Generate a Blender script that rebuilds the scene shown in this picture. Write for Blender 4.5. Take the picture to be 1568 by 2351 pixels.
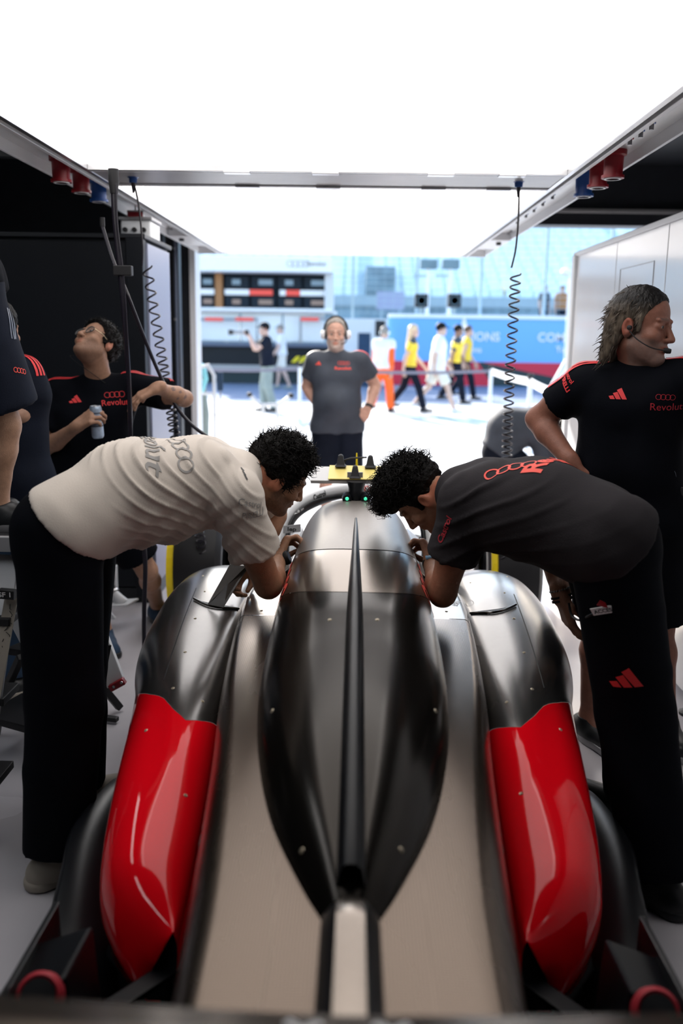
import bpy, bmesh, math, random
import numpy as np
from mathutils import Vector, Matrix
from mathutils.bvhtree import BVHTree
from mathutils import noise as mnoise

for _o in list(bpy.data.objects):
    bpy.data.objects.remove(_o)
C = bpy.context.scene.collection
scn = bpy.context.scene
rnd = random.Random(7)
def V(*a): return np.array(a, dtype=float)
def nrm(v):
    v = np.asarray(v, float); return v / (np.linalg.norm(v) + 1e-12)

# ------------------------------------------------------------------ camera
IMG_W, IMG_H, FPX = 1568.0, 2351.0, 2050.0
CAM = V(0.0, 0.0, 1.62)
_vy = nrm(V((822 - IMG_W/2)/FPX, -(770 - IMG_H/2)/FPX, -1.0))
_vx = V(math.cos(0.0145), -math.sin(0.0145), 0.0)
_vx = nrm(_vx - _vy*np.dot(_vx, _vy))
_vz = np.cross(_vx, _vy)
W2C = np.stack([_vx, _vy, _vz], axis=1)          # world -> camera
C2W = W2C.T
cam_data = bpy.data.cameras.new('camera')
cam_data.sensor_fit = 'VERTICAL'; cam_data.sensor_height = 36.0; cam_data.sensor_width = 24.0
cam_data.lens = 36.0*FPX/IMG_H
cam_data.clip_start = 0.02; cam_data.clip_end = 600
cam_data.dof.use_dof = True; cam_data.dof.focus_distance = 3.15; cam_data.dof.aperture_fstop = 1.7
cam = bpy.data.objects.new('camera', cam_data); C.objects.link(cam)
_m = Matrix([[*C2W[i], CAM[i]] for i in range(3)] + [[0, 0, 0, 1]])
cam.matrix_world = _m
scn.camera = cam
def ray(px, py): return C2W @ V((px - IMG_W/2)/FPX, -(py - IMG_H/2)/FPX, -1.0)
def at(px, py, Y): r = ray(px, py); return CAM + r*((Y - CAM[1])/r[1])
def atz(px, py, Z): r = ray(px, py); return CAM + r*((Z - CAM[2])/r[2])
def atx(px, py, X): r = ray(px, py); return CAM + r*((X - CAM[0])/r[0])
def proj(p):
    q = W2C @ (np.asarray(p, float) - CAM); return (IMG_W/2 - q[0]/q[2]*FPX, IMG_H/2 + q[1]/q[2]*FPX)

# ------------------------------------------------------------------ world, sun, exposure
scn.view_settings.view_transform = 'Standard'
scn.view_settings.look = 'None'
scn.view_settings.exposure = 0.0
scn.view_settings.gamma = 1.0
scn.view_settings.use_curve_mapping = False
SUN_EL, SUN_AZ = math.radians(26), math.radians(-24)     # azimuth measured from +Y, negative = left
w = bpy.data.worlds.new('world'); scn.world = w; w.use_nodes = True
nt = w.node_tree; nt.nodes.clear()
sky = nt.nodes.new('ShaderNodeTexSky'); sky.sky_type = 'NISHITA'; sky.sun_disc = False
sky.sun_elevation = SUN_EL; sky.sun_rotation = SUN_AZ
sky.air_density = 1.0; sky.dust_density = 1.6; sky.ozone_density = 1.2
bg = nt.nodes.new('ShaderNodeBackground'); bg.inputs['Strength'].default_value = 0.62
wo = nt.nodes.new('ShaderNodeOutputWorld')
nt.links.new(sky.outputs[0], bg.inputs[0]); nt.links.new(bg.outputs[0], wo.inputs[0])
sl = bpy.data.lights.new('sun', 'SUN'); sl.energy = 11.0; sl.angle = math.radians(0.6); sl.color = (1.0, 0.95, 0.88)
so = bpy.data.objects.new('sun', sl); C.objects.link(so)
_sd = Vector((math.sin(SUN_AZ)*math.cos(SUN_EL), math.cos(SUN_AZ)*math.cos(SUN_EL), math.sin(SUN_EL)))
so.rotation_euler = _sd.to_track_quat('Z', 'Y').to_euler(); so.location = (-10, 20, 15)
PANEL_STRENGTH = 1.9

# ------------------------------------------------------------------ materials
MATS = {}
def mat(name, col, rough=0.6, metal=0.0, noise=0.0, nscale=8.0, bump=0.0, bscale=40.0, coat=0.0, emit=None, estr=0.0,
        alpha=1.0, trans=0.0, spec=0.5, attr=False, stretch=None, sheen=0.0, ior=1.45, coat_rough=0.06, rvar=0.0, detail=4.0):
    if name in MATS: return MATS[name]
    m = bpy.data.materials.new(name); m.use_nodes = True
    t = m.node_tree; b = t.nodes['Principled BSDF']; L = t.links
    b.inputs['Base Color'].default_value = (*col, 1); b.inputs['Roughness'].default_value = rough
    b.inputs['Metallic'].default_value = metal; b.inputs['Specular IOR Level'].default_value = spec
    b.inputs['Coat Weight'].default_value = coat; b.inputs['Coat Roughness'].default_value = coat_rough
    b.inputs['Transmission Weight'].default_value = trans; b.inputs['Alpha'].default_value = alpha
    b.inputs['Sheen Weight'].default_value = sheen; b.inputs['IOR'].default_value = ior
    if emit: b.inputs['Emission Color'].default_value = (*emit, 1); b.inputs['Emission Strength'].default_value = estr
    if noise or bump or attr or rvar:
        tc = t.nodes.new('ShaderNodeTexCoord'); mp = t.nodes.new('ShaderNodeMapping')
        L.new(tc.outputs['Object'], mp.inputs[0])
        if stretch: mp.inputs['Scale'].default_value = stretch
        nz = t.nodes.new('ShaderNodeTexNoise'); nz.inputs['Scale'].default_value = nscale; nz.inputs['Detail'].default_value = detail
        L.new(mp.outputs[0], nz.inputs['Vector'])
        hv = t.nodes.new('ShaderNodeMapRange'); hv.inputs[1].default_value = 0.3; hv.inputs[2].default_value = 0.7
        hv.inputs[3].default_value = 1 - noise; hv.inputs[4].default_value = 1 + noise
        L.new(nz.outputs['Fac'], hv.inputs[0])
        mul = t.nodes.new('ShaderNodeMix'); mul.data_type = 'RGBA'; mul.blend_type = 'MULTIPLY'; mul.inputs[0].default_value = 1
        if attr:
            at_ = t.nodes.new('ShaderNodeAttribute'); at_.attribute_name = 'tone'; L.new(at_.outputs['Color'], mul.inputs[6])
        else: mul.inputs[6].default_value = (*col, 1)
        cmb = t.nodes.new('ShaderNodeCombineColor')
        for i in range(3): L.new(hv.outputs[0], cmb.inputs[i])
        L.new(cmb.outputs[0], mul.inputs[7]); L.new(mul.outputs[2], b.inputs['Base Color'])
        if rvar:
            rv = t.nodes.new('ShaderNodeMapRange'); rv.inputs[1].default_value = 0.3; rv.inputs[2].default_value = 0.7
            rv.inputs[3].default_value = max(0.02, rough - rvar); rv.inputs[4].default_value = rough + rvar
            L.new(nz.outputs['Fac'], rv.inputs[0]); L.new(rv.outputs[0], b.inputs['Roughness'])
        if bump:
            n2 = t.nodes.new('ShaderNodeTexNoise'); n2.inputs['Scale'].default_value = bscale; n2.inputs['Detail'].default_value = 3
            L.new(mp.outputs[0], n2.inputs['Vector'])
            bp = t.nodes.new('ShaderNodeBump'); bp.inputs['Strength'].default_value = bump; bp.inputs['Distance'].default_value = 0.01
            L.new(n2.outputs['Fac'], bp.inputs['Height']); L.new(bp.outputs[0], b.inputs['Normal'])
    MATS[name] = m; return m
def carbon(name, col, rough, metal, scale=260, amt=0.5):
    m = mat(name, col, rough, metal); t = m.node_tree; b = t.nodes['Principled BSDF']; L = t.links
    tc = t.nodes.new('ShaderNodeTexCoord'); ck = t.nodes.new('ShaderNodeTexChecker'); ck.inputs['Scale'].default_value = scale
    ck.inputs[1].default_value = (*[c*(1+amt) for c in col], 1); ck.inputs[2].default_value = (*[c*(1-amt) for c in col], 1)
    mp = t.nodes.new('ShaderNodeMapping'); mp.inputs['Rotation'].default_value = (0, 0, 0.785)
    nz = t.nodes.new('ShaderNodeTexNoise'); nz.inputs['Scale'].default_value = 3.0; nz.inputs['Detail'].default_value = 5
    mp2 = t.nodes.new('ShaderNodeMapping'); mp2.inputs['Scale'].default_value = (3, 0.6, 1)
    mx = t.nodes.new('ShaderNodeMix'); mx.data_type = 'RGBA'; mx.inputs[7].default_value = (*[c*1.25 for c in col], 1)
    L.new(tc.outputs['Object'], mp.inputs[0]); L.new(mp.outputs[0], ck.inputs[0]); L.new(tc.outputs['Object'], mp2.inputs[0])
    L.new(mp2.outputs[0], nz.inputs['Vector']); L.new(nz.outputs[0], mx.inputs[0]); L.new(ck.outputs[0], mx.inputs[6])
    L.new(mx.outputs[2], b.inputs['Base Color'])
    rr = t.nodes.new('ShaderNodeMapRange'); rr.inputs[3].default_value = rough - .07; rr.inputs[4].default_value = rough + .1
    L.new(nz.outputs[0], rr.inputs[0]); L.new(rr.outputs[0], b.inputs['Roughness'])
    return m

mat('floor_paint', (.56, .54, .57), .20, noise=.10, nscale=1.3, rvar=.10, bump=.03, bscale=5)
mat('black_paint', (.010, .012, .016), .45, noise=.2)
mat('dark_panel', (.007, .009, .013), .45, noise=.12, nscale=2, spec=.3)
mat('dark_panel_light', (.10, .12, .17), .35)
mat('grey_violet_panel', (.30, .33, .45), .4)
mat('white_panel', (.72, .74, .77), .16, noise=.03, nscale=2, coat=.3)
mat('white_metal', (.80, .82, .84), .35)
mat('aluminium', (.62, .62, .63), .28, metal=.9, noise=.08, nscale=6)
mat('steel_grey', (.33, .33, .34), .4, metal=.6)
mat('frame_light', (.62, .63, .64), .3, metal=.2, noise=.04)
mat('cockpit_grey', (.16, .16, .165), .6)
mat('frame_grey', (.42, .42, .43), .35, metal=.25, noise=.05)
mat('rubber', (.012, .012, .014), .55)
mat('cable_black', (.016, .014, .022), .28)
mat('red_plastic', (.28, .012, .02), .35)
mat('blue_plastic', (.02, .09, .34), .35)
mat('red_print', (.80, .045, .05), .6)
mat('red_print_bright', (.95, .10, .07), .6)
mat('dark_red_print', (.42, .02, .035), .6)
mat('grey_print', (.30, .285, .27), .6)
mat('black_print', (.02, .02, .022), .5)
mat('white_print', (.85, .85, .85), .5)
mat('red_paint', (.94, .003, .012), .07, spec=.5)
mat('grey_paint', (.26, .255, .25), .24, metal=.92, noise=.03, nscale=90)
mat('titan_paint', (.26, .22, .185), .22, metal=.92, noise=.03, nscale=90)
mat('airbox_paint', (.25, .225, .205), .36, metal=.55, noise=.03, nscale=90)
mat('lens_glass', (.5, .5, .5), .05, alpha=.18)
mat('halo_white', (.72, .73, .74), .3, metal=.1)
mat('silver_paint', (.50, .50, .50), .3, metal=.4)
carbon('carbon_deck', (.125, .097, .077), .25, .92)
carbon('carbon_dark', (.022, .019, .016), .17, .8)
mat('black_carbon', (.006, .007, .009), .36, noise=.2, nscale=10, spec=.3)
mat('yellow_paint', (.90, .74, .22), .4)
mat('bright_yellow', (.95, .75, .02), .4)
mat('bolt', (.55, .48, .36), .35, metal=.7)
mat('glass', (.9, .95, .95), .03, trans=1.0, spec=.5)
mat('gold_metal', (.75, .6, .4), .25, metal=.9)
mat('eye_white', (.55, .52, .50), .2)
mat('eye_dark', (.02, .012, .01), .1)
mat('skin', (.5, .3, .2), .5, attr=True, noise=.10, nscale=60, bump=.12, bscale=220, spec=.4)
mat('black_hair', (.006, .005, .0045), .5, spec=.15, bump=.5, bscale=120, noise=.3, nscale=50)
mat('grey_hair', (.30, .27, .24), .5, bump=.5, bscale=120, noise=.3, nscale=60, spec=.2)
mat('streaked_hair', (.075, .058, .045), .5, bump=.5, bscale=120, noise=.95, nscale=35, stretch=(1.2, 1.2, .25), spec=.25)
mat('hair_toned', (.1, .1, .1), .45, attr=True, bump=.5, bscale=120, noise=.55, nscale=45, stretch=(1.2, 1.2, .3), spec=.25)
mat('brown_hair', (.10, .055, .03), .45, bump=.5, bscale=120, noise=.3, nscale=50)
mat('blond_hair', (.72, .52, .32), .5, noise=.3, nscale=50)
mat('beige_cloth', (.66, .585, .51), .75, bump=.10, bscale=300, noise=.03, nscale=5, sheen=.2)
mat('black_cloth', (.0035, .0042, .007), .8, bump=.1, bscale=200, noise=.2, nscale=6, spec=.08)
mat('charcoal_cloth', (.030, .027, .030), .85, bump=.1, bscale=200, noise=.1, nscale=6, spec=.15)
mat('navy_cloth', (.009, .012, .022), .8, bump=.1, bscale=200, noise=.2, nscale=6, spec=.12)
mat('blue_cloth', (.02, .05, .10), .75, noise=.15)
mat('slate_cloth', (.05, .06, .08), .75, noise=.15)
mat('grey_green_cloth', (.25, .30, .28), .8, noise=.1)
mat('white_cloth', (.80, .80, .80), .8, noise=.03)
mat('cream_cloth', (.78, .74, .66), .8, noise=.03)
mat('orange_cloth', (.95, .14, .02), .75, noise=.08)
mat('yellow_cloth', (.85, .60, .05), .75, noise=.08)
mat('beige_shoe', (.36, .32, .27), .7, noise=.1)
mat('black_shoe', (.012, .014, .016), .4, noise=.2)
mat('can_blue', (.42, .52, .66), .3, metal=.4, noise=.25, nscale=40)

# ------------------------------------------------------------------ mesh helpers
def link(name, me, m=None, parent=None, smooth=True):
    o = bpy.data.objects.new(name, me); C.objects.link(o)
    if m is not None:
        for x in (m if isinstance(m, (list, tuple)) else [m]): me.materials.append(MATS[x] if isinstance(x, str) else x)
    if smooth and len(me.polygons): me.polygons.foreach_set('use_smooth', [True]*len(me.polygons))
    if parent is not None: o.parent = parent
    return o
def mesh(name, verts, faces, m=None, parent=None, smooth=True):
    me = bpy.data.meshes.new(name); me.from_pydata([tuple(v) for v in verts], [], [tuple(int(i) for i in f) for f in faces]); me.update()
    return link(name, me, m, parent, smooth)
def tag(o, label=None, cat=None, group=None, kind=None):
    if label: o['label'] = label
    if cat: o['category'] = cat
    if group: o['group'] = group
    if kind: o['kind'] = kind
    return o
def thing(name, label, cat, loc=(0, 0, 0), group=None, kind=None):
    """an Empty that parents parts; parts are given in world coordinates, so the empty sits at the origin of them"""
    o = bpy.data.objects.new(name, None); C.objects.link(o); o.location = tuple(loc); o.empty_display_size = .1
    return tag(o, label, cat, group, kind)
def settle(root, base):
    """move the Empty to the thing's base, keeping its world-built children where they are"""
    b = Vector(tuple(base)); root.location = b
    for ch in root.children:
        ch.matrix_parent_inverse = Matrix.Translation(-b)
class MB:
    def __init__(s): s.v = []; s.f = []
    def add(s, vs, fs):
        n = len(s.v); s.v += [tuple(v) for v in vs]; s.f += [tuple(i+n for i in f) for f in fs]; return s
    def box(s, lo, hi):
        x0, y0, z0 = lo; x1, y1, z1 = hi
        return s.add([(x0,y0,z0),(x1,y0,z0),(x1,y1,z0),(x0,y1,z0),(x0,y0,z1),(x1,y0,z1),(x1,y1,z1),(x0,y1,z1)],
                     [(0,3,2,1),(4,5,6,7),(0,1,5,4),(1,2,6,5),(2,3,7,6),(3,0,4,7)])
    def bar(s, a, b, wdt, hgt, up=(0, 0, 1)):
        a = np.asarray(a, float); b = np.asarray(b, float); d = nrm(b-a); up = np.asarray(up, float)
        if abs(np.dot(d, nrm(up))) > .98: up = V(0, 1, 0)
        r = nrm(np.cross(d, up)); u = np.cross(r, d); r = r*wdt/2; u = u*hgt/2
        vs = [a-r-u, a+r-u, a+r+u, a-r+u, b-r-u, b+r-u, b+r+u, b-r+u]
        return s.add(vs, [(0,3,2,1),(4,5,6,7),(0,1,5,4),(1,2,6,5),(2,3,7,6),(3,0,4,7)])
    def tube(s, pts, r, n=8, cap=True):
        pts = [np.asarray(p, float) for p in pts]; N = len(pts)
        rs = r if isinstance(r, (list, tuple, np.ndarray)) else [r]*N
        prev = None; rings = []
        for i, p in enumerate(pts):
            t = nrm(pts[min(i+1, N-1)] - pts[max(i-1, 0)])
            if prev is None:
                a = V(0, 0, 1) if abs(t[2]) < .9 else V(1, 0, 0); u = nrm(np.cross(t, a))
            else:
                u = nrm(prev - t*np.dot(prev, t))
            prev = u; w_ = np.cross(t, u)
            rings.append([p + (u*math.cos(2*math.pi*k/n) + w_*math.sin(2*math.pi*k/n))*rs[i] for k in range(n)])
        vs = [q for rg in rings for q in rg]; fs = []
        for i in range(N-1):
            for k in range(n):
                fs.append((i*n+k, i*n+(k+1) % n, (i+1)*n+(k+1) % n, (i+1)*n+k))
        if cap: fs.append(tuple(range(n-1, -1, -1))); fs.append(tuple((N-1)*n+k for k in range(n)))
        return s.add(vs, fs)
    def cyl(s, a, b, r, n=16, r2=None): return s.tube([a, b], [r, r if r2 is None else r2], n)
    def prism(s, poly, off):
        """poly: 3-D points of a planar outline, extruded by vector off"""
        n = len(poly); off = np.asarray(off, float); P = [np.asarray(p, float) for p in poly]
        vs = P + [p+off for p in P]
        return s.add(vs, [tuple(range(n-1, -1, -1)), tuple(range(n, 2*n))] + [(i, (i+1) % n, n+(i+1) % n, n+i) for i in range(n)])
    def lathe(s, prof, c, axis=(0, 0, 1), n=20):
        ax = nrm(axis); a = V(1, 0, 0) if abs(ax[0]) < .9 else V(0, 1, 0); u = nrm(np.cross(ax, a)); w_ = np.cross(ax, u); c = np.asarray(c, float)
        vs = [c + ax*h + (u*math.cos(2*math.pi*k/n)+w_*math.sin(2*math.pi*k/n))*r for r, h in prof for k in range(n)]
        fs = [(i*n+k, i*n+(k+1) % n, (i+1)*n+(k+1) % n, (i+1)*n+k) for i in range(len(prof)-1) for k in range(n)]
        return s.add(vs, fs)
    def build(s, name, m, parent=None, bevel=0.0, smooth=False, seg=2):
        me = bpy.data.meshes.new(name); me.from_pydata(s.v, [], s.f); me.update()
        bm = bmesh.new(); bm.from_mesh(me)
        bmesh.ops.recalc_face_normals(bm, faces=bm.faces)
        bm.to_mesh(me); bm.free()
        o = link(name, me, m, parent, smooth)
        if bevel:
            md = o.modifiers.new('bevel', 'BEVEL'); md.width = bevel; md.segments = seg; md.limit_method = 'ANGLE'
        elif smooth:
            pass
        if smooth:
            try: me.set_sharp_from_angle(angle=math.radians(40))
            except Exception: pass
        return o
def B(name, lo, hi, m, parent=None, bevel=0.004):
    lo2 = [min(a, b) for a, b in zip(lo, hi)]; hi2 = [max(a, b) for a, b in zip(lo, hi)]
    return MB().box(lo2, hi2).build(name, m, parent, bevel)
def catmull(pts, n):
    """smooth resample of points by arc parameter"""
    P = np.array(pts, float); N = len(P); ts = np.linspace(0, N-1, n); out = []
    for t in ts:
        i = min(int(t), N-2); u = t-i
        p0, p1, p2, p3 = P[max(i-1, 0)], P[i], P[i+1], P[min(i+2, N-1)]
        out.append(.5*((2*p1)+(-p0+p2)*u+(2*p0-5*p1+4*p2-p3)*u*u+(-p0+3*p1-3*p2+p3)*u**3))
    return np.array(out)
def interp(keys, y):
    """keys: sorted rows (y, a, b, ...); smooth (monotone-ish cubic) interpolation"""
    K = np.array(keys, float); ys = K[:, 0]
    if y <= ys[0]: return K[0, 1:]
    if y >= ys[-1]: return K[-1, 1:]
    i = int(np.searchsorted(ys, y)) - 1; h = ys[i+1]-ys[i]; t = (y-ys[i])/h
    def sl_(j):
        if j == 0: return (K[1, 1:]-K[0, 1:])/(ys[1]-ys[0])
        if j == len(ys)-1: return (K[-1, 1:]-K[-2, 1:])/(ys[-1]-ys[-2])
        a = (K[j, 1:]-K[j-1, 1:])/(ys[j]-ys[j-1]); b = (K[j+1, 1:]-K[j, 1:])/(ys[j+1]-ys[j])
        return np.where(a*b > 0, 2*a*b/(a+b+1e-12), 0)
    m0, m1 = sl_(i)*h, sl_(i+1)*h
    return (2*t**3-3*t**2+1)*K[i, 1:] + (t**3-2*t**2+t)*m0 + (-2*t**3+3*t**2)*K[i+1, 1:] + (t**3-t**2)*m1
def grid_mesh(name, G, m, parent=None, close_u=False, thick=0.0, smooth=True, flip=False):
    """G: array (nv, nu, 3)"""
    nv, nu, _ = G.shape; vs = G.reshape(-1, 3); fs = []
    for i in range(nv-1):
        for j in range(nu if close_u else nu-1):
            a, b, c, d = i*nu+j, i*nu+(j+1) % nu, (i+1)*nu+(j+1) % nu, (i+1)*nu+j
            fs.append((a, d, c, b) if flip else (a, b, c, d))
    o = mesh(name, vs, fs, m, parent, smooth)
    if thick:
        md = o.modifiers.new('solidify', 'SOLIDIFY'); md.thickness = thick; md.offset = -1
    return o

# ------------------------------------------------------------------ prints (text, rings, stripes) laid on surfaces
def bvh_of(o):
    me = o.data; vs = [v.co.copy() for v in me.vertices]; return BVHTree.FromPolygons(vs, [tuple(p.vertices) for p in me.polygons])
def shape_mesh(polys):
    """flat closed polygons -> (2d verts, faces)"""
    vs, fs = [], []
    for p in polys: n = len(vs); vs += list(p); fs.append(tuple(range(n, n+len(p))))
    return vs, fs
def text2d(s, bold=0.0, spacing=1.0, italic=0.0):
    cu = bpy.data.curves.new('t', 'FONT'); cu.body = s; cu.size = 1; cu.align_x = 'CENTER'; cu.align_y = 'CENTER'; cu.offset = bold
    cu.space_character = spacing; cu.shear = italic; cu.resolution_u = 3
    o = bpy.data.objects.new('t', cu); C.objects.link(o); bpy.context.view_layer.update()
    me = bpy.data.meshes.new_from_object(o); bpy.data.objects.remove(o); bpy.data.curves.remove(cu)
    vs = [(v.co.x, v.co.y) for v in me.vertices]; fs = [tuple(p.vertices) for p in me.polygons]; bpy.data.meshes.remove(me)
    return vs, fs
def rings2d(n=4, r=.5, pitch=.78, t=.09, seg=28):
    vs, fs = [], []
    for k in range(n):
        cx = (k-(n-1)/2)*pitch; b = len(vs)
        for i in range(seg):
            a = 2*math.pi*i/seg
            vs += [(cx+math.cos(a)*r, math.sin(a)*r), (cx+math.cos(a)*(r-t), math.sin(a)*(r-t))]
        for i in range(seg):
            j = (i+1) % seg; fs.append((b+2*i, b+2*j, b+2*j+1, b+2*i+1))
    return vs, fs
def bars3_2d():
    """three slanted bars rising to the right"""
    P = []
    for k, h in enumerate((.28, .55, .85)):
        x = -.55 + k*.42; wd = .33
        P.append([(x, 0), (x+wd, 0), (x+wd-h*.55, h), (x-h*.55+.02, h*.80)])
    return shape_mesh(P)
def decal(name, vf, o, ux, uy, m, parent=None, target=None, off=.0025, cuts=2, maxlen=.012, thick=0.0, direction=None):
    """place a flat shape at o with axes ux, uy (their lengths give the scale); project on target's surface"""
    vs, fs = vf; o = np.asarray(o, float); ux = np.asarray(ux, float); uy = np.asarray(uy, float)
    n = nrm(np.cross(ux, uy)) if direction is None else -nrm(direction)
    bm = bmesh.new(); bv = [bm.verts.new((x, y, 0)) for x, y in vs]
    for f in fs:
        try: bm.faces.new([bv[i] for i in f])
        except ValueError: pass
    if target is not None:
        bmesh.ops.triangulate(bm, faces=bm.faces)
        sx = np.linalg.norm(ux)
        for _ in range(4):
            es = [e for e in bm.edges if e.calc_length()*sx > maxlen]
            if not es: break
            bmesh.ops.subdivide_edges(bm, edges=es, cuts=1, use_grid_fill=False)
            bmesh.ops.triangulate(bm, faces=[f for f in bm.faces if len(f.verts) > 3])
    T = bvh_of(target) if target is not None and not isinstance(target, BVHTree) else target
    bad = []
    for v in bm.verts:
        p = o + ux*v.co.x + uy*v.co.y
        if T is not None:
            hit = T.ray_cast(Vector(p + n*.25), Vector(-n))
            if hit[0] is None: bad.append(v); continue
            v.co = hit[0] + Vector(n*off)*.4 + hit[1]*off*(1 if hit[1].dot(Vector(n)) > 0 else -1)*.6
        else: v.co = Vector(p + n*off)
    if bad: bmesh.ops.delete(bm, geom=bad, context='VERTS')
    me = bpy.data.meshes.new(name); bm.to_mesh(me); bm.free()
    return link(name, me, m, parent, False)
def ribbon(name, paths, width, m, parent, target, off=.003, centre=None, n=24):
    """bands along paths (lists of points near the surface), pushed onto the target from the axis point outwards"""
    T = bvh_of(target); vs, fs = [], []
    for path, wv in paths:
        Q = catmull(path, n); b = len(vs)
        for q in Q:
            for s_ in (-1, 1):
                p = q + np.asarray(wv)*s_*width/2
                h = T.find_nearest(Vector(p))
                if h[0] is None: h = (Vector(p), Vector((0, 0, 1)))
                nn = h[1]
                vs.append(tuple(h[0] + nn*off))
        fs += [(b+2*i, b+2*i+1, b+2*i+3, b+2*i+2) for i in range(n-1)]
    return mesh(name, vs, fs, m, parent, False)
# ------------------------------------------------------------------ implicit surfaces for figures
class SDF:
    def __init__(s): s.p = []
    def cone(s, a, b, ra, rb=None, k=.03, clip=None, op='add'):
        s.p.append(('cone', np.array(a, float), np.array(b, float), float(ra), float(ra if rb is None else rb), k, clip or [], op)); return s
    def ell(s, c, r, R=None, k=.03, clip=None, op='add'):
        r = np.array(r if hasattr(r, '__len__') else (r, r, r), float)
        s.p.append(('ell', np.array(c, float), r, np.eye(3) if R is None else R, 0, k, clip or [], op)); return s
    def box(s, c, h, R=None, rr=.01, k=.01, clip=None, op='add'):
        s.p.append(('box', np.array(c, float), np.array(h, float), np.eye(3) if R is None else R, rr, k, clip or [], op)); return s
    def bounds(s, pad=.03):
        lo = np.full(3, 1e9); hi = -lo
        for q in s.p:
            if q[7] != 'add': continue
            l, h = s.pb(q); lo = np.minimum(lo, l); hi = np.maximum(hi, h)
        return lo-pad, hi+pad
    @staticmethod
    def pb(q):
        if q[0] == 'cone':
            r = max(q[3], q[4]); return np.minimum(q[1], q[2])-r, np.maximum(q[1], q[2])+r
        e = np.abs(q[3]).T @ (q[2] + (q[4] if q[0] == 'box' else 0)) if True else 0
        return q[1]-e, q[1]+e
    @staticmethod
    def ev(q, X, Y, Z):
        if q[0] == 'cone':
            a, b, ra, rb = q[1:5]; ab = b-a; L2 = np.dot(ab, ab)+1e-12
            px, py, pz = X-a[0], Y-a[1], Z-a[2]
            t = np.clip((px*ab[0]+py*ab[1]+pz*ab[2])/L2, 0, 1)
            d = np.sqrt((px-ab[0]*t)**2+(py-ab[1]*t)**2+(pz-ab[2]*t)**2) - (ra+(rb-ra)*t)
        else:
            c, r, R = q[1:4]; px, py, pz = X-c[0], Y-c[1], Z-c[2]
            u = R[0, 0]*px+R[0, 1]*py+R[0, 2]*pz; v = R[1, 0]*px+R[1, 1]*py+R[1, 2]*pz; w_ = R[2, 0]*px+R[2, 1]*py+R[2, 2]*pz
            if q[0] == 'ell':
                k0 = np.sqrt((u/r[0])**2+(v/r[1])**2+(w_/r[2])**2); k1 = np.sqrt((u/r[0]**2)**2+(v/r[1]**2)**2+(w_/r[2]**2)**2)+1e-9
                d = k0*(k0-1)/k1
            else:
                rr = q[4]; h = r-rr; a, b, g = np.abs(u)-h[0], np.abs(v)-h[1], np.abs(w_)-h[2]
                d = np.sqrt(np.maximum(a, 0)**2+np.maximum(b, 0)**2+np.maximum(g, 0)**2)+np.minimum(np.maximum(a, np.maximum(b, g)), 0)-rr
        for p0, n in q[6]:
            d = np.maximum(d, (X-p0[0])*n[0]+(Y-p0[1])*n[1]+(Z-p0[2])*n[2])
        return d
    def grid(s, lo, hi, res):
        n = np.maximum(np.ceil((hi-lo)/res).astype(int)+1, 3)
        ax = [lo[i]+np.arange(n[i])*res for i in range(3)]
        F = np.full(n, .5, np.float32)
        for q in s.p:
            l, h = s.pb(q); pad = q[5]+res*3+.01
            i0 = np.clip(np.floor((l-pad-lo)/res).astype(int), 0, n); i1 = np.clip(np.ceil((h+pad-lo)/res).astype(int)+1, 0, n)
            if np.any(i1 <= i0): continue
            X = ax[0][i0[0]:i1[0], None, None]; Y = ax[1][None, i0[1]:i1[1], None]; Z = ax[2][None, None, i0[2]:i1[2]]
            d = s.ev(q, X, Y, Z).astype(np.float32); sub = F[i0[0]:i1[0], i0[1]:i1[1], i0[2]:i1[2]]; k = max(q[5], 1e-4)
            if q[7] == 'add':
                h_ = np.clip(.5+.5*(sub-d)/k, 0, 1); F[i0[0]:i1[0], i0[1]:i1[1], i0[2]:i1[2]] = sub*(1-h_)+d*h_-k*h_*(1-h_)
            else:
                d = -d; h_ = np.clip(.5-.5*(sub-d)/k, 0, 1); F[i0[0]:i1[0], i0[1]:i1[1], i0[2]:i1[2]] = sub*(1-h_)+d*h_+k*h_*(1-h_)
        return F, ax
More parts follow.
